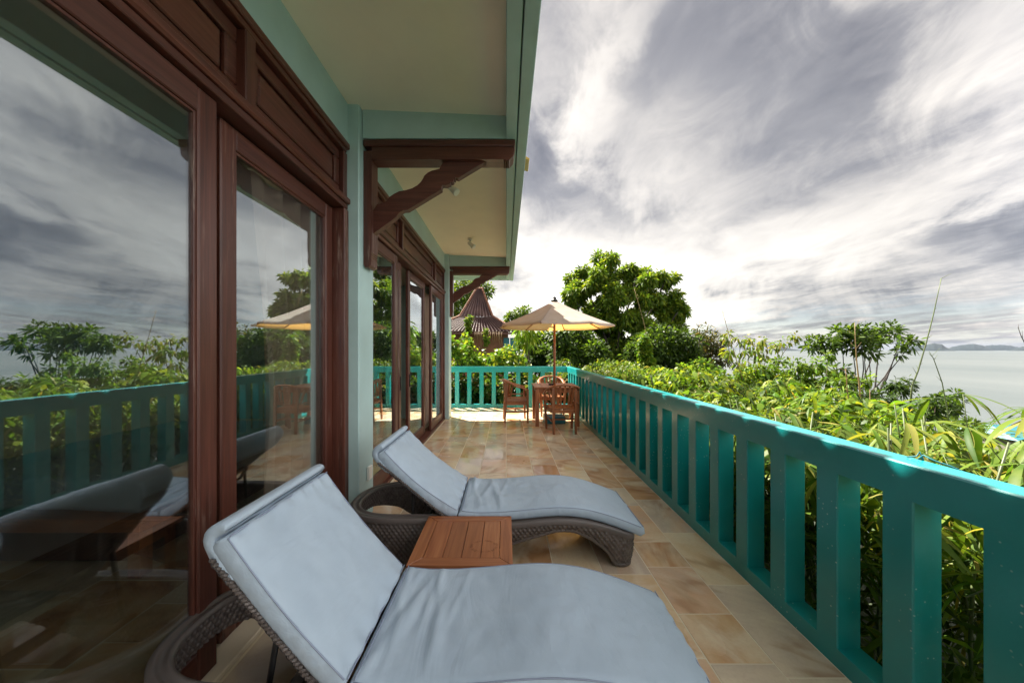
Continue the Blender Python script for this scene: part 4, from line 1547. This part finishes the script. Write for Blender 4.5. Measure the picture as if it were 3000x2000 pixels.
# the big tree beyond the corner
rt = random.Random(3)
main = [(1776, 778, 44), (1720, 838, 58), (1800, 832, 68), (1862, 815, 50), (1690, 882, 44), (1760, 905, 70), (1842, 890, 74), (1912, 868, 48), (1950, 815, 26), (1968, 882, 32), (1930, 940, 50),
        (1855, 965, 62), (1775, 985, 55), (1715, 950, 40), (1905, 1000, 40), (1965, 945, 36), (1985, 915, 22), (1890, 1020, 42), (1688, 935, 34), (1830, 1030, 40)]
subs = []
for (u, v, r_) in main:
    for q in range(max(3, int(r_ / 7))):
        a = rt.uniform(0, 6.28)
        e = math.sqrt(rt.random())
        subs.append((u + math.cos(a) * r_ * e * 0.9, v + math.sin(a) * r_ * e * 0.8, rt.uniform(12, 21), rt.uniform(-1.3, 1.3) * (r_ / 60)))
bt = tree('tree', 'tall rounded leafy tree standing beyond the corner of the balustrade', 'tree', main, 19, 0.01, 0.2, 0.1, MID, gz(1770, 19), 'dark_bark', 0.20, 1.1, ncs=0.05, fork=0.2)
for o in [c_ for c_ in bt.children if c_.name.startswith('crown')]:
    bpy.data.objects.remove(o)
crown('crown', clump_leaves([(at(u, v, 19 + dd), r_ / K * 19) for u, v, r_, dd in subs], 13, 0.25, 0.095, MID[1:] + BRIGHT[1:], 1.5, 0.45, 0.35, 0.30, 0.35, (0.85, 0.8), 0.8), bt, gz(1770, 19))
tree('tree', 'dark leafy tree under the parasol canopy, left of its pole', 'tree',
     [(1590, 1010, 38), (1560, 1045, 40), (1610, 1055, 40), (1540, 1000, 22)], 17, 13, 0.22, 0.11, DARK + MID[:2], gz(1580, 17), 'dark_bark', 0.10, ncs=1.2, csize=0.32)
tree('tree', 'dark leafy tree between the parasol pole and the tall tree', 'tree',
     [(1690, 1000, 50), (1740, 1040, 45), (1660, 1050, 45), (1720, 1075, 40), (1640, 990, 30)], 15, 13, 0.20, 0.105, DARK + MID[:3], gz(1700, 15), 'dark_bark', 0.10, ncs=1.2, csize=0.32, down=0.6)
tree('tree', 'dense dark bushy tree at the foot of the tall tree', 'tree',
     [(1880, 1040, 50), (1930, 1010, 55), (1990, 1020, 55), (1950, 1065, 55), (2010, 1075, 45), (1890, 1085, 40)], 14, 13, 0.17, 0.085, DARK + MID[:3], gz(1950, 14), 'dark_bark', 0.10, ncs=1.1, csize=0.30)
tree('tree', 'olive brown bushy tree right of the dense dark one', 'tree',
     [(2060, 985, 34), (2085, 1010, 34), (2045, 1020, 34), (2100, 1050, 34), (2070, 1070, 34)], 15, 12, 0.17, 0.055, [(0.05, 0.06, 0.02), (0.08, 0.075, 0.025), (0.035, 0.055, 0.015), (0.11, 0.09, 0.03)], gz(2070, 15), 'dark_bark', 0.08, ncs=0.9, csize=0.30)
tree('tree', 'thin yellow green sapling with flat sprays of leaves', 'tree',
     [(2130, 985, 20), (2165, 995, 22), (2210, 1000, 24), (2250, 1008, 20), (2290, 1003, 16), (2190, 1025, 24), (2150, 1030, 22), (2230, 1040, 20), (2175, 1060, 20), (2325, 985, 8)],
     10, 10, 0.16, 0.06, MID[2:] + [(0.2, 0.2, 0.04)], gz(2180, 10), 'bark', 0.045, 0.5, ncs=0.45, csize=0.30, down=0.7, squash=0.55, droop=0.5)
tree('tree', 'small umbrella shaped tree with bare dark branches against the sea', 'tree',
     [(2385, 1005, 24), (2425, 1010, 20), (2460, 985, 30), (2490, 1000, 26), (2520, 975, 24), (2545, 1000, 26), (2535, 1025, 24), (2600, 965, 24), (2570, 985, 20), (2640, 1000, 20), (2672, 1003, 15), (2630, 1035, 12)],
     11, 12, 0.20, 0.065, DARK[1:] + MID[:3], gz(2500, 11), 'dark_bark', 0.06, 0.4, ncs=0.75, csize=0.26, down=-0.2, squash=0.75, fork=0.45)
tree('tree', 'small dark sapling standing alone in front of the sea', 'tree',
     [(2620, 1120, 16), (2650, 1125, 16), (2635, 1140, 14), (2605, 1140, 10)], 9, 12, 0.15, 0.05, DARK + MID[:1], gz(2610, 9), 'dark_bark', 0.03, 0.3, ncs=0.8, csize=0.2)
tree('tree', 'leafy tree behind the tiled roof, below the far carved bracket', 'tree',
     [(1350, 850, 35), (1395, 835, 30), (1425, 850, 18), (1335, 900, 35), (1320, 945, 30), (1300, 880, 50)], 36, 12, 0.42, 0.16, MID, (-5.0, 36, -1), 'dark_bark', 0.25, ncs=0.7, csize=0.6)
tree('tree', 'small round treetop showing over the left edge of the parasol', 'tree',
     [(1525, 915, 16), (1545, 912, 14), (1500, 925, 12), (1490, 932, 10)], 40, 12, 0.4, 0.16, MID, (1.4, 40, -1), 'dark_bark', 0.2, ncs=0.8, csize=0.5)

# vine mounds behind the end balustrade
tree('vine_mound', 'bright climbing vine heaped against the corner of the house', 'vine',
     [(1345, 1022, 28), (1375, 1048, 26), (1330, 1055, 32), (1395, 1072, 24), (1312, 1010, 26), (1372, 1012, 12), (1425, 1068, 26), (1445, 1045, 15), (1408, 1040, 13), (1360, 995, 10)], 10.5, 12, 0.13, 0.10, BRIGHT, (-1.3, 10.5, -1.3), 'bark', 0.05, 0.5, ncs=0.9, csize=0.28, down=0.6, shell=0.6)
tree('vine_mound', 'bright cone shaped heap of vine left of the parasol pole', 'vine',
     [(1490, 1018, 13), (1480, 1048, 27), (1510, 1058, 26), (1455, 1070, 24), (1530, 1078, 20), (1498, 1034, 18)], 10.5, 12, 0.13, 0.10, BRIGHT, (0.0, 10.5, -1.3), 'bark', 0.05, 0.4, ncs=0.9, csize=0.28, down=0.6, shell=0.6)
tree('shrub', 'light yellow green shrub with long leaves below the tiled eave', 'shrub',
     [(1535, 965, 22), (1560, 970, 18), (1548, 985, 16)], 12, 10, 0.26, 0.07, BRIGHT[1:], (0.8, 12, -1.2), 'bark', 0.04, 0.3, ncs=0.7, csize=0.3, down=0.9, droop=0.6)
# planting right behind the end balustrade
for (x, y, h_, lab) in ((-2.3, 9.6, .75, 'broad leaved dark plant behind the end balustrade beside the house'), (-1.2, 9.7, .7, 'broad leaved dark plant behind the end balustrade near the house corner'),
                        (-0.2, 9.6, .7, 'broad leaved dark plant seen through the middle of the end balustrade'), (0.7, 9.7, .75, 'broad leaved dark plant behind the end balustrade and dining chairs'),
                        (1.6, 9.7, .8, 'broad leaved dark plant at the outer corner of the balustrade')):
    r_ = empty('shrub', (x, y, -1.3))
    tag(r_, lab, 'shrub', 'planting behind the end balustrade')
    crown('foliage', clump_leaves([((x, y, h_ - 0.55), 0.5), ((x + .3, y + .1, h_ - 0.95), 0.55), ((x - .25, y, h_ - 0.45), 0.42)], 11, 0.24, 0.11, DARK + MID[:3] + [(0.2, 0.16, 0.06)], 1.0, 0.4, 0.45, 0.3, 0.4), r_, (x, y, -1.3))
    V, F = join([limb((x, y, -1.3), (x + q, y, h_ - 0.3), 0.02, 0.008) for q in (-.2, 0, .2)])
    obj('stem', V, F, 'bark', r_, True)

# green mass beyond the side balustrade
def mass_top(x, y):
    z = 0.78 - 0.05 * max(0, x - 2.0) + 0.55 * mnoise.noise(Vector((x * 0.75, y * 0.6, 2))) + 0.30 * mnoise.noise(Vector((x * 1.9, y * 1.9, 5)))
    z = min(z, 0.99 + 0.36 * min(1.0, max(0, x - 1.9)))
    z -= 0.55 * max(0.0, x - 4.3 - 0.25 * max(0, y - 4))
    return z


def mass(name, label, n, xr, yr, leafL, leafW, cols, dz=(0.0, 0.55), down=0.5, droop=0.4, shape=(0.95, 0.85), inside=1.0):
    P, D, N_, C = [], [], [], []
    x = rng.uniform(xr[0], xr[1], n)
    y = rng.uniform(yr[0], yr[1], n)
    z = np.array([mass_top(a, b) for a, b in zip(x, y)]) - rng.random(n) ** 1.6 * dz[1] + dz[0]
    P = np.stack([x, y, z], 1)
    D = unit(rng.normal(size=(n, 3)) * np.array([1, 1, 0.5]) + np.array([0.0, -0.1, -down * 0.4]))
    N_ = unit(rng.normal(size=(n, 3)) * 0.5 + np.array([0, 0, 1.0]))
    L = leafL * rng.uniform(0.6, 1.3, n)
    W_ = leafW * rng.uniform(0.7, 1.25, n)
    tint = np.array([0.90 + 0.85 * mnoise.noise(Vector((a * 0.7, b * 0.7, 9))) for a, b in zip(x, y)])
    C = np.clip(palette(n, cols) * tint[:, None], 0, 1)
    V, F = leaf_vf(P, D, N_, L, W_, droop, shape)
    o = put(name, mesh_np(name, V, F, 'leaf', np.repeat(C, 6, axis=0)))
    tag(o, label, 'undergrowth', kind='stuff')
    return o


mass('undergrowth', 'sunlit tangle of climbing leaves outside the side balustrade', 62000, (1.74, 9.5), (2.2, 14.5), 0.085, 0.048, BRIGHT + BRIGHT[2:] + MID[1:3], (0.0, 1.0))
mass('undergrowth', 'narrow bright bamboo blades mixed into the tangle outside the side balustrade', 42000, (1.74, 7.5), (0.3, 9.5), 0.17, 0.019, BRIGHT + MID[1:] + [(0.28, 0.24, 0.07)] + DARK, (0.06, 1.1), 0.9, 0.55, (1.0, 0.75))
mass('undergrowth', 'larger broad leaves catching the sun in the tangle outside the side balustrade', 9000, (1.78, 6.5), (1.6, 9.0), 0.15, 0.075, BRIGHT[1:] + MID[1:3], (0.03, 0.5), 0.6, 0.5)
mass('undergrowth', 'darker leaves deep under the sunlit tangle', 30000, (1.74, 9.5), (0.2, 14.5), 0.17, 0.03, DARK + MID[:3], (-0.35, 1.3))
# shrubs rising out of the mass
tree('shrub', 'yellow green bushy shrub with layered leaves in front of the umbrella tree', 'shrub',
     [(2330, 1072, 20), (2380, 1066, 22), (2420, 1090, 28), (2360, 1108, 32), (2440, 1128, 34), (2300, 1112, 28), (2490, 1118, 26), (2425, 1042, 9), (2470, 1090, 14), (2540, 1112, 12)], 8, 12, 0.12, 0.055, MID[1:] + BRIGHT[1:3], gz(2400, 8), 'bark', 0.04, 0.5, ncs=0.9, csize=0.22, down=0.6, squash=0.8)
tree('shrub', 'dark low shrub below the small sapling', 'shrub',
     [(2560, 1165, 26), (2600, 1180, 26), (2540, 1190, 24), (2630, 1195, 22)], 8, 12, 0.12, 0.05, DARK + MID[:1], gz(2570, 8), 'bark', 0.03, 0.4, ncs=0.9, csize=0.2)
tree('shrub', 'dark leafy shrub beside the sea at the foot of the tall bamboo cane', 'shrub',
     [(2700, 1195, 28), (2740, 1190, 30), (2770, 1180, 26), (2790, 1165, 18), (2760, 1210, 28), (2680, 1215, 24)], 6.5, 12, 0.11, 0.045, DARK + MID[:3], gz(2740, 6.5), 'bark', 0.03, 0.4, ncs=0.9, csize=0.18)
tree('shrub', 'feathery green shrub near the teal roof beside the sea', 'shrub',
     [(2830, 1245, 26), (2860, 1250, 24), (2800, 1255, 24)], 5.5, 12, 0.09, 0.03, MID, gz(2840, 5.5), 'bark', 0.03, 0.3, ncs=0.9, csize=0.15)
tree('shrub', 'leafy yellow green sapling rising beside the dense dark tree', 'shrub',
     [(2190, 1100, 24), (2215, 1075, 16), (2165, 1105, 22), (2100, 1110, 26), (2060, 1110, 22)], 8.5, 11, 0.12, 0.06, BRIGHT, gz(2180, 8.5), 'bark', 0.03, 0.4, ncs=0.9, csize=0.2, down=0.5)

tree('shrub', 'bright heap of climbing leaves in front of the dense dark tree', 'shrub',
     [(2010, 1085, 22), (2045, 1072, 20), (2085, 1080, 22), (2030, 1105, 26), (2075, 1108, 24), (1985, 1105, 18)], 9.5, 11, 0.12, 0.07, BRIGHT + MID[1:3], gz(2040, 9.5), 'bark', 0.03, 0.4, ncs=0.9, csize=0.2, down=0.5)
tree('shrub', 'loose green shrub between the yellow sapling and the layered shrub', 'shrub',
     [(2255, 1080, 20), (2280, 1062, 14), (2235, 1100, 24), (2275, 1112, 24), (2300, 1090, 14)], 9, 11, 0.12, 0.06, MID + BRIGHT[:2], gz(2260, 9), 'bark', 0.03, 0.4, ncs=0.8, csize=0.2, down=0.5)
# hanging vine on the tall tree
vn = empty('hanging_vine', gz(1890, 17))
tag(vn, 'bright vine climbing up the front of the dense dark tree', 'vine')
lob = [(at(1885 + random.uniform(-8, 8) + i * 1.0, 990 + i * 7, 12.8), 0.10 + 0.008 * i) for i in range(15)]
crown('foliage', clump_leaves(lob, 9, 0.13, 0.09, BRIGHT, 1.3, 0.5, 0.3, 0.14), vn, gz(1890, 17))

# ------------------------------------------------------------------ bamboo by the balustrade
def bamboo_leaf_me(L, W_, droop, seed):
    r = random.Random(seed)
    V, F = [], []
    n = 7
    for i in range(n):
        s = i / (n - 1)
        ww = W_ / 2 * (math.sin(math.pi * min(1.0, s * 0.92 + 0.06)) ** 0.7)
        y = L * s
        z = -droop * L * s * s
        V += [(-ww, y, z + 0.12 * ww), (0, y, z - 0.12 * ww), (ww, y, z + 0.12 * ww)]
    for i in range(n - 1):
        a = i * 3
        F += [(a, a + 1, a + 4, a + 3), (a + 1, a + 2, a + 5, a + 4)]
    return mesh_np('leaf', V, F, 'bamboo_leaf', None, True)


BL = [bamboo_leaf_me(0.20, 0.022, 0.25, 1), bamboo_leaf_me(0.24, 0.026, 0.45, 2), bamboo_leaf_me(0.17, 0.019, 0.1, 3), bamboo_leaf_me(0.26, 0.030, 0.7, 4)]
from mathutils import Matrix


def bamboo(label, x, y, zt_, nfan, seed, reach=0.45, zlow=-0.3, big=1.0):
    r = random.Random(seed)
    b = empty('bamboo', (x, y, -1.3))
    tag(b, label, 'bamboo', 'bamboo plants along the side balustrade')
    pts = []
    for q in range(3):
        top = Vector((x + r.uniform(-.25, .25), y + r.uniform(-.3, .3), zt_))
        V, F = limb((x + r.uniform(-.1, .1), y, -1.3), top, 0.012, 0.004, 0.6, 9)
        obj('culm', V, F, 'green_cane', b, True)
        pts.append(top)
    for q in range(nfan):
        f = r.random() ** 0.7
        ax = Vector((r.uniform(-1, 1) * reach, r.uniform(-1, 1) * reach * 1.2, 0))
        base = Vector((max(XO + 0.08, x + ax.x), y + ax.y, zlow + (zt_ - zlow) * f + r.uniform(-.05, .05)))
        a0 = r.uniform(0, 6.28)
        nl = r.randint(4, 7)
        for k in range(nl):
            a = a0 + (k - nl / 2) * r.uniform(0.30, 0.5)
            d = Vector((math.cos(a), math.sin(a), r.uniform(-0.75, 0.15))).normalized()
            if base.x + d.x * 0.24 < XO + 0.02 and base.z < ZT + 0.03:
                d.x = abs(d.x)
            sd = d.cross(Vector((r.uniform(-.4, .4), r.uniform(-.4, .4), 1))).normalized()
            up_ = sd.cross(d)
            M = Matrix((sd, d, up_)).transposed()
            o = bpy.data.objects.new('leaf', r.choice(BL))
            link(o, b)
            o.rotation_euler = M.to_euler()
            s = r.uniform(0.7, 1.2) * big
            o.scale = (s, s, s)
            o.location = base + d * 0.01 - WL[b.name]
        # twig under the fan
        if q % 3 == 0:
            V, F = tubevf([base + Vector((r.uniform(-.2, .2), r.uniform(-.2, .2), -0.25)), base], [0.003, 0.0015], 5)
            obj('twig', V, F, 'green_cane', b, True)
    return b


bamboo('leafy bamboo plant at the very edge of the picture outside the balustrade', 2.05, 0.75, 1.02, 46, 21, 0.42, -0.5)
bamboo('leafy bamboo plant seen through the nearest wide opening of the balustrade', 1.98, 1.25, 0.98, 50, 22, 0.40, -0.5)
bamboo('leafy bamboo plant with long blades by the knotted cord', 2.15, 1.75, 1.05, 50, 23, 0.45, -0.4)
bamboo('leafy bamboo plant behind the second and third openings of the balustrade', 2.1, 2.35, 1.0, 46, 24, 0.45, -0.3)
bamboo('leafy bamboo plant halfway along the side balustrade', 2.2, 3.05, 0.98, 36, 25, 0.5, 0.0)
bamboo('tall leafy bamboo spray rising at the picture edge towards the sea', 2.85, 1.75, 1.15, 46, 26, 0.42, 0.2, 1.0)
bamboo('leafy bamboo plant in front of the sunlit tangle of vines', 2.9, 2.6, 1.04, 34, 27, 0.45, 0.3)


# bare bamboo canes
def cane(label, pts, r0, r1, mat='green_cane', leaves=0, seed=1):
    r = random.Random(seed)
    P3 = [at(*p) for p in pts]
    b = empty('bamboo_cane', P3[0])
    tag(b, label, 'bamboo cane', 'bare bamboo canes')
    n = len(P3)
    V, F = tubevf(P3, [r0 + (r1 - r0) * i / (n - 1) for i in range(n)], 7)
    obj('culm', V, F, mat, b, True)
    tw = []
    for i in range(1, n):
        for q in range(2):
            p = P3[i - 1].lerp(P3[i], r.random())
            e = p + Vector((r.uniform(-.06, .10), r.uniform(-.05, .05), r.uniform(0.02, 0.12)))
            tw.append(tubevf([p, e], [r1 * 1.1, r1 * 0.5], 5))
    for V, F in tw:
        obj('twig', V, F, mat, b, True)
    for k in range(leaves):
        o = bpy.data.objects.new('leaf', BL[k % 4])
        link(o, b)
        p = P3[-1 if k % 2 else n // 2]
        d = Vector((r.uniform(-.3, .4), r.uniform(-.3, .3), -1)).normalized()
        sd = d.cross(Vector((0.2, 1, 0))).normalized()
        o.rotation_euler = Matrix((sd, d, sd.cross(d))).transposed().to_euler()
        o.scale = (1.3, 1.6, 1.3)
        o.location = p - P3[0]
    return b


cane('tall leaning bamboo cane rising high against the sky over the sea', [(2664, 1215, 4.6), (2672, 1130, 4.6), (2690, 1085, 4.6), (2712, 1010, 4.6), (2735, 920, 4.6), (2748, 860, 4.6), (2758, 815, 4.6)], 0.011, 0.003, 'green_cane', 0, 1)
cane('short bamboo shoot with hanging leaf beside the tall cane', [(2790, 1300, 3.4), (2775, 1200, 3.4), (2760, 1120, 3.4), (2735, 1050, 3.4), (2722, 1030, 3.4)], 0.006, 0.002, 'green_cane', 0, 2)
cane('dry brown cane standing in front of the umbrella tree', [(2524, 1220, 5), (2518, 1130, 5), (2510, 1060, 5), (2506, 1000, 5), (2504, 945, 5)], 0.012, 0.003, 'cane', 0, 3)
cane('thin cane tip over the yellow sapling', [(2175, 1110, 7), (2150, 1030, 7), (2130, 960, 7), (2115, 908, 7)], 0.008, 0.003, 'cane', 0, 4)
cane('pale cane crossing the front of the yellow shrub', [(2496, 1290, 3.6), (2488, 1200, 3.6), (2480, 1110, 3.6), (2476, 1080, 3.6)], 0.006, 0.002, 'cane', 0, 5)
cane('dry purple twig entering at the picture edge above the islands', [(3020, 1060, 4), (3005, 1010, 4), (2992, 985, 4), (2982, 958, 4)], 0.006, 0.002, 'dark_bark', 0, 6)
cane('thin cane among the bright leaves below the umbrella tree', [(2552, 1270, 4.4), (2550, 1200, 4.4), (2548, 1140, 4.4)], 0.006, 0.002, 'cane', 0, 7)
cane('long creeper stem hanging from the tall tree', [(1905, 1045, 13), (1898, 1000, 13), (1885, 940, 13), (1868, 880, 13), (1858, 845, 13)], 0.012, 0.006, 'cane', 0, 8)

# ------------------------------------------------------------------ house with the tall tiled roof
far = empty('tiled_house', (-3.0, 31, -1.0))
tag(far, 'wooden house with a steep tiered clay tile roof beyond the end balustrade', 'house')
DF = 30.0


def fp(u, v, d=DF):
    return at(u, v, d)


def tile_panel(name, A, B, C, D_, nt, parent, amp=0.075):
    """A-B lower edge, D_-C upper edge; waves across, courses up the slope"""
    A, B, C, D_ = map(Vector, (A, B, C, D_))
    nrm = (B - A).cross(D_ - A).normalized()
    if nrm.y > 0 and abs(nrm.y) > 0.3 or nrm.z < 0:
        nrm = -nrm if nrm.z < 0 else nrm
    us, vs = np.linspace(0, 1, nt * 6 + 1), np.linspace(0, 1, 31)

    def fn(a, b):
        p = A.lerp(B, a).lerp(D_.lerp(C, a), b)
        h_ = amp * math.sin(a * nt * 2 * math.pi) + 0.04 * (1 - (b * 10) % 1.0)
        return tuple(p + nrm * h_)
    V, F = sheet(fn, us, vs)
    obj(name, V, F, 'clay_tile', parent, True)


# plan: square about x0..x1, depth 6 m
e0, e1 = fp(1235, 972, 29), fp(1516, 960, 29)
ye, yr_ = 29.0, 31.2
zl, zbk, zpk = e0.z, fp(1400, 928, 30.2).z, fp(1400, 847, 31.3).z
xl, xr_ = e0.x, e1.x
bl, br = fp(1347, 928, 30.2), fp(1443, 928, 30.2)
pl_, pr_ = fp(1396, 847, 31.3), fp(1412, 847, 31.3)
yb2 = 33.4
tile_panel('roof', (xl, ye, zl), (xr_, ye, zl), (br.x, 30.2, zbk), (bl.x, 30.2, zbk), 27, far, 0.10)
tile_panel('roof', (bl.x, 30.2, zbk), (br.x, 30.2, zbk), (pr_.x, 31.3, zpk), (pl_.x, 31.3, zpk), 10, far, 0.10)
tile_panel('roof', (xr_, ye, zl), (xr_, yb2, zl), (br.x, 32.4, zbk), (br.x, 30.2, zbk), 20, far)
tile_panel('roof', (br.x, 30.2, zbk), (br.x, 32.4, zbk), (pr_.x, 31.4, zpk), (pr_.x, 31.3, zpk), 10, far)
tile_panel('roof', (xl, yb2, zl), (xl, ye, zl), (bl.x, 30.2, zbk), (bl.x, 32.4, zbk), 20, far)
tile_panel('roof', (bl.x, 32.4, zbk), (bl.x, 30.2, zbk), (pl_.x, 31.3, zpk), (pl_.x, 31.4, zpk), 10, far)
for a, b in (((xr_, ye, zl), (br.x, 30.2, zbk)), ((br.x, 30.2, zbk), (pr_.x, 31.3, zpk)), ((bl.x, 30.2, zbk), (pl_.x, 31.3, zpk)), ((xl, ye, zl), (bl.x, 30.2, zbk)), ((pl_.x - .1, 31.3, zpk), (pr_.x + .1, 31.3, zpk))):
    a, b = Vector(a), Vector(b)
    n_ = max(3, int((b - a).length / 0.16))
    parts = []
    for i in range(n_):
        p, q = a.lerp(b, i / n_), a.lerp(b, (i + 1.15) / n_)
        parts.append(tubevf([p + Vector((0, -0.02, 0.05)), q + Vector((0, -0.02, 0.09))], [0.11, 0.085], 8))
    V, F = join(parts)
    tag(obj('ridge_tiles', V, F, 'ridge_clay', far, True), kind='stuff')
wx0, wx1 = xl + 0.7, xr_ - 0.75
nb = 30
for i in range(nb):
    a = wx0 + (wx1 - wx0) * i / nb
    box('wall_board', a + 0.006, a + (wx1 - wx0) / nb - 0.006, 29.9, 29.94, -1.0, zl + 0.25, 'far_wall', far, 0.004)
box('wall', wx0, wx1, 29.95, 33.0, -1.0, zl + 0.3, 'far_wall', far, 0)
box('eave_board', xl + 0.02, xr_ - 0.02, ye + 0.04, ye + 0.09, zl - 0.20, zl - 0.04, 'mahogany_x', far, 0.005)
p = fp(1475, 1010, 29.7)
for i, dx in enumerate((0.0, 0.55)):
    sh = box('shutter', p.x + dx, p.x + dx + 0.5, 29.82, 29.88, p.z - 0.6, p.z + 0.6, 'far_teal', far, 0.01)
# creeper hanging down the roof and from its eave
vn2 = empty('roof_creeper', tuple(fp(1375, 1000, 28.4)))
tag(vn2, 'green creeper hanging down over the tiled roof', 'vine')
lob = [(fp(1374 + random.uniform(-6, 6) - i * 1.0, 930 + i * 6, 28.6 - 0.02 * i), 0.15) for i in range(12)] + [(fp(1424 + random.uniform(-3, 3), 965 + i * 6, 28.6), 0.10) for i in range(8)]
crown('foliage', clump_leaves(lob, 6, 0.22, 0.13, BRIGHT, 1.0, 0.6, 0.3, 0.2), vn2, tuple(fp(1375, 1000, 28.4)))
st2 = []
for i in range(16):
    u = 1392 + i * 5.2 + random.uniform(-2, 2)
    st2.append(tubevf([fp(u, 972, 28.75), fp(u + random.uniform(-3, 3), 990, 28.7), fp(u + random.uniform(-4, 4), 1000 + random.uniform(0, 25), 28.7)], 0.018, 5))
V, F = join(st2)
obj('stems', V, F, 'cane', vn2, True)

# teal pavilion glimpsed behind the parasol pole
pv_ = empty('pavilion', tuple(at(1612, 1090, 20)))
tag(pv_, 'small teal roofed pavilion glimpsed behind the parasol pole', 'pavilion')
a = at(1612, 1040, 20)
V = [(a.x - 0.55, 19.6, a.z), (a.x + 0.55, 19.6, a.z), (a.x + 0.55, 20.6, a.z), (a.x - 0.55, 20.6, a.z), (a.x, 20.1, a.z + 0.5), (a.x - 0.55, 19.6, a.z - 0.06), (a.x + 0.55, 19.6, a.z - 0.06), (a.x + 0.55, 20.6, a.z - 0.06), (a.x - 0.55, 20.6, a.z - 0.06)]
F = [(0, 1, 4), (1, 2, 4), (2, 3, 4), (3, 0, 4), (0, 5, 6, 1), (1, 6, 7, 2), (2, 7, 8, 3), (3, 8, 5, 0), (8, 7, 6, 5)]
obj('roof', V, F, 'far_teal', pv_)
for sx in (-0.42, 0.42):
    for yy in (19.75, 20.45):
        box('post', a.x + sx - 0.05, a.x + sx + 0.05, yy - 0.05, yy + 0.05, -1.6, a.z - 0.061, 'far_teal', pv_, 0.005)
# teal roof by the water
hb = empty('beach_hut', tuple(at(2930, 1275, 20)))
tag(hb, 'teal roofed hut near the water at the picture edge', 'hut')
a = at(2960, 1256, 20)
V = [(a.x - 0.9, 19, a.z - .45), (a.x + 1.2, 19, a.z - .45), (a.x + 1.2, 22, a.z - .45), (a.x - 0.9, 22, a.z - .45), (a.x - .5, 20.5, a.z + .15), (a.x + 0.8, 20.5, a.z + .15)]
F = [(0, 1, 5, 4), (2, 3, 4, 5), (1, 2, 5), (3, 0, 4), (3, 2, 1, 0)]
obj('roof', V, F, 'far_teal', hb)
box('wall', a.x - 0.7, a.x + 1.0, 19.3, 21.7, a.z - 3.2, a.z - 0.452, 'lichen', hb, 0)

# ------------------------------------------------------------------ air
m, t = newmat('air')
t.n('ShaderNodeOutputMaterial', {'Volume': t.n('ShaderNodeVolumePrincipled', {'Color': (0.50, 0.66, 1.0, 1), 'Density': 0.000008, 'Density Attribute': '', 'Temperature Attribute': '', 'Color Attribute': '', 'Anisotropy': 0.2}).outputs[0]})
m.cycles.homogeneous_volume = True
V, F = boxvf(-23000, 23000, -23000, 23000, -31.0, 260.0, 0)
tag(obj('haze', V, F, 'air'), 'thin bluish sea air over the whole bay', 'haze', kind='stuff')
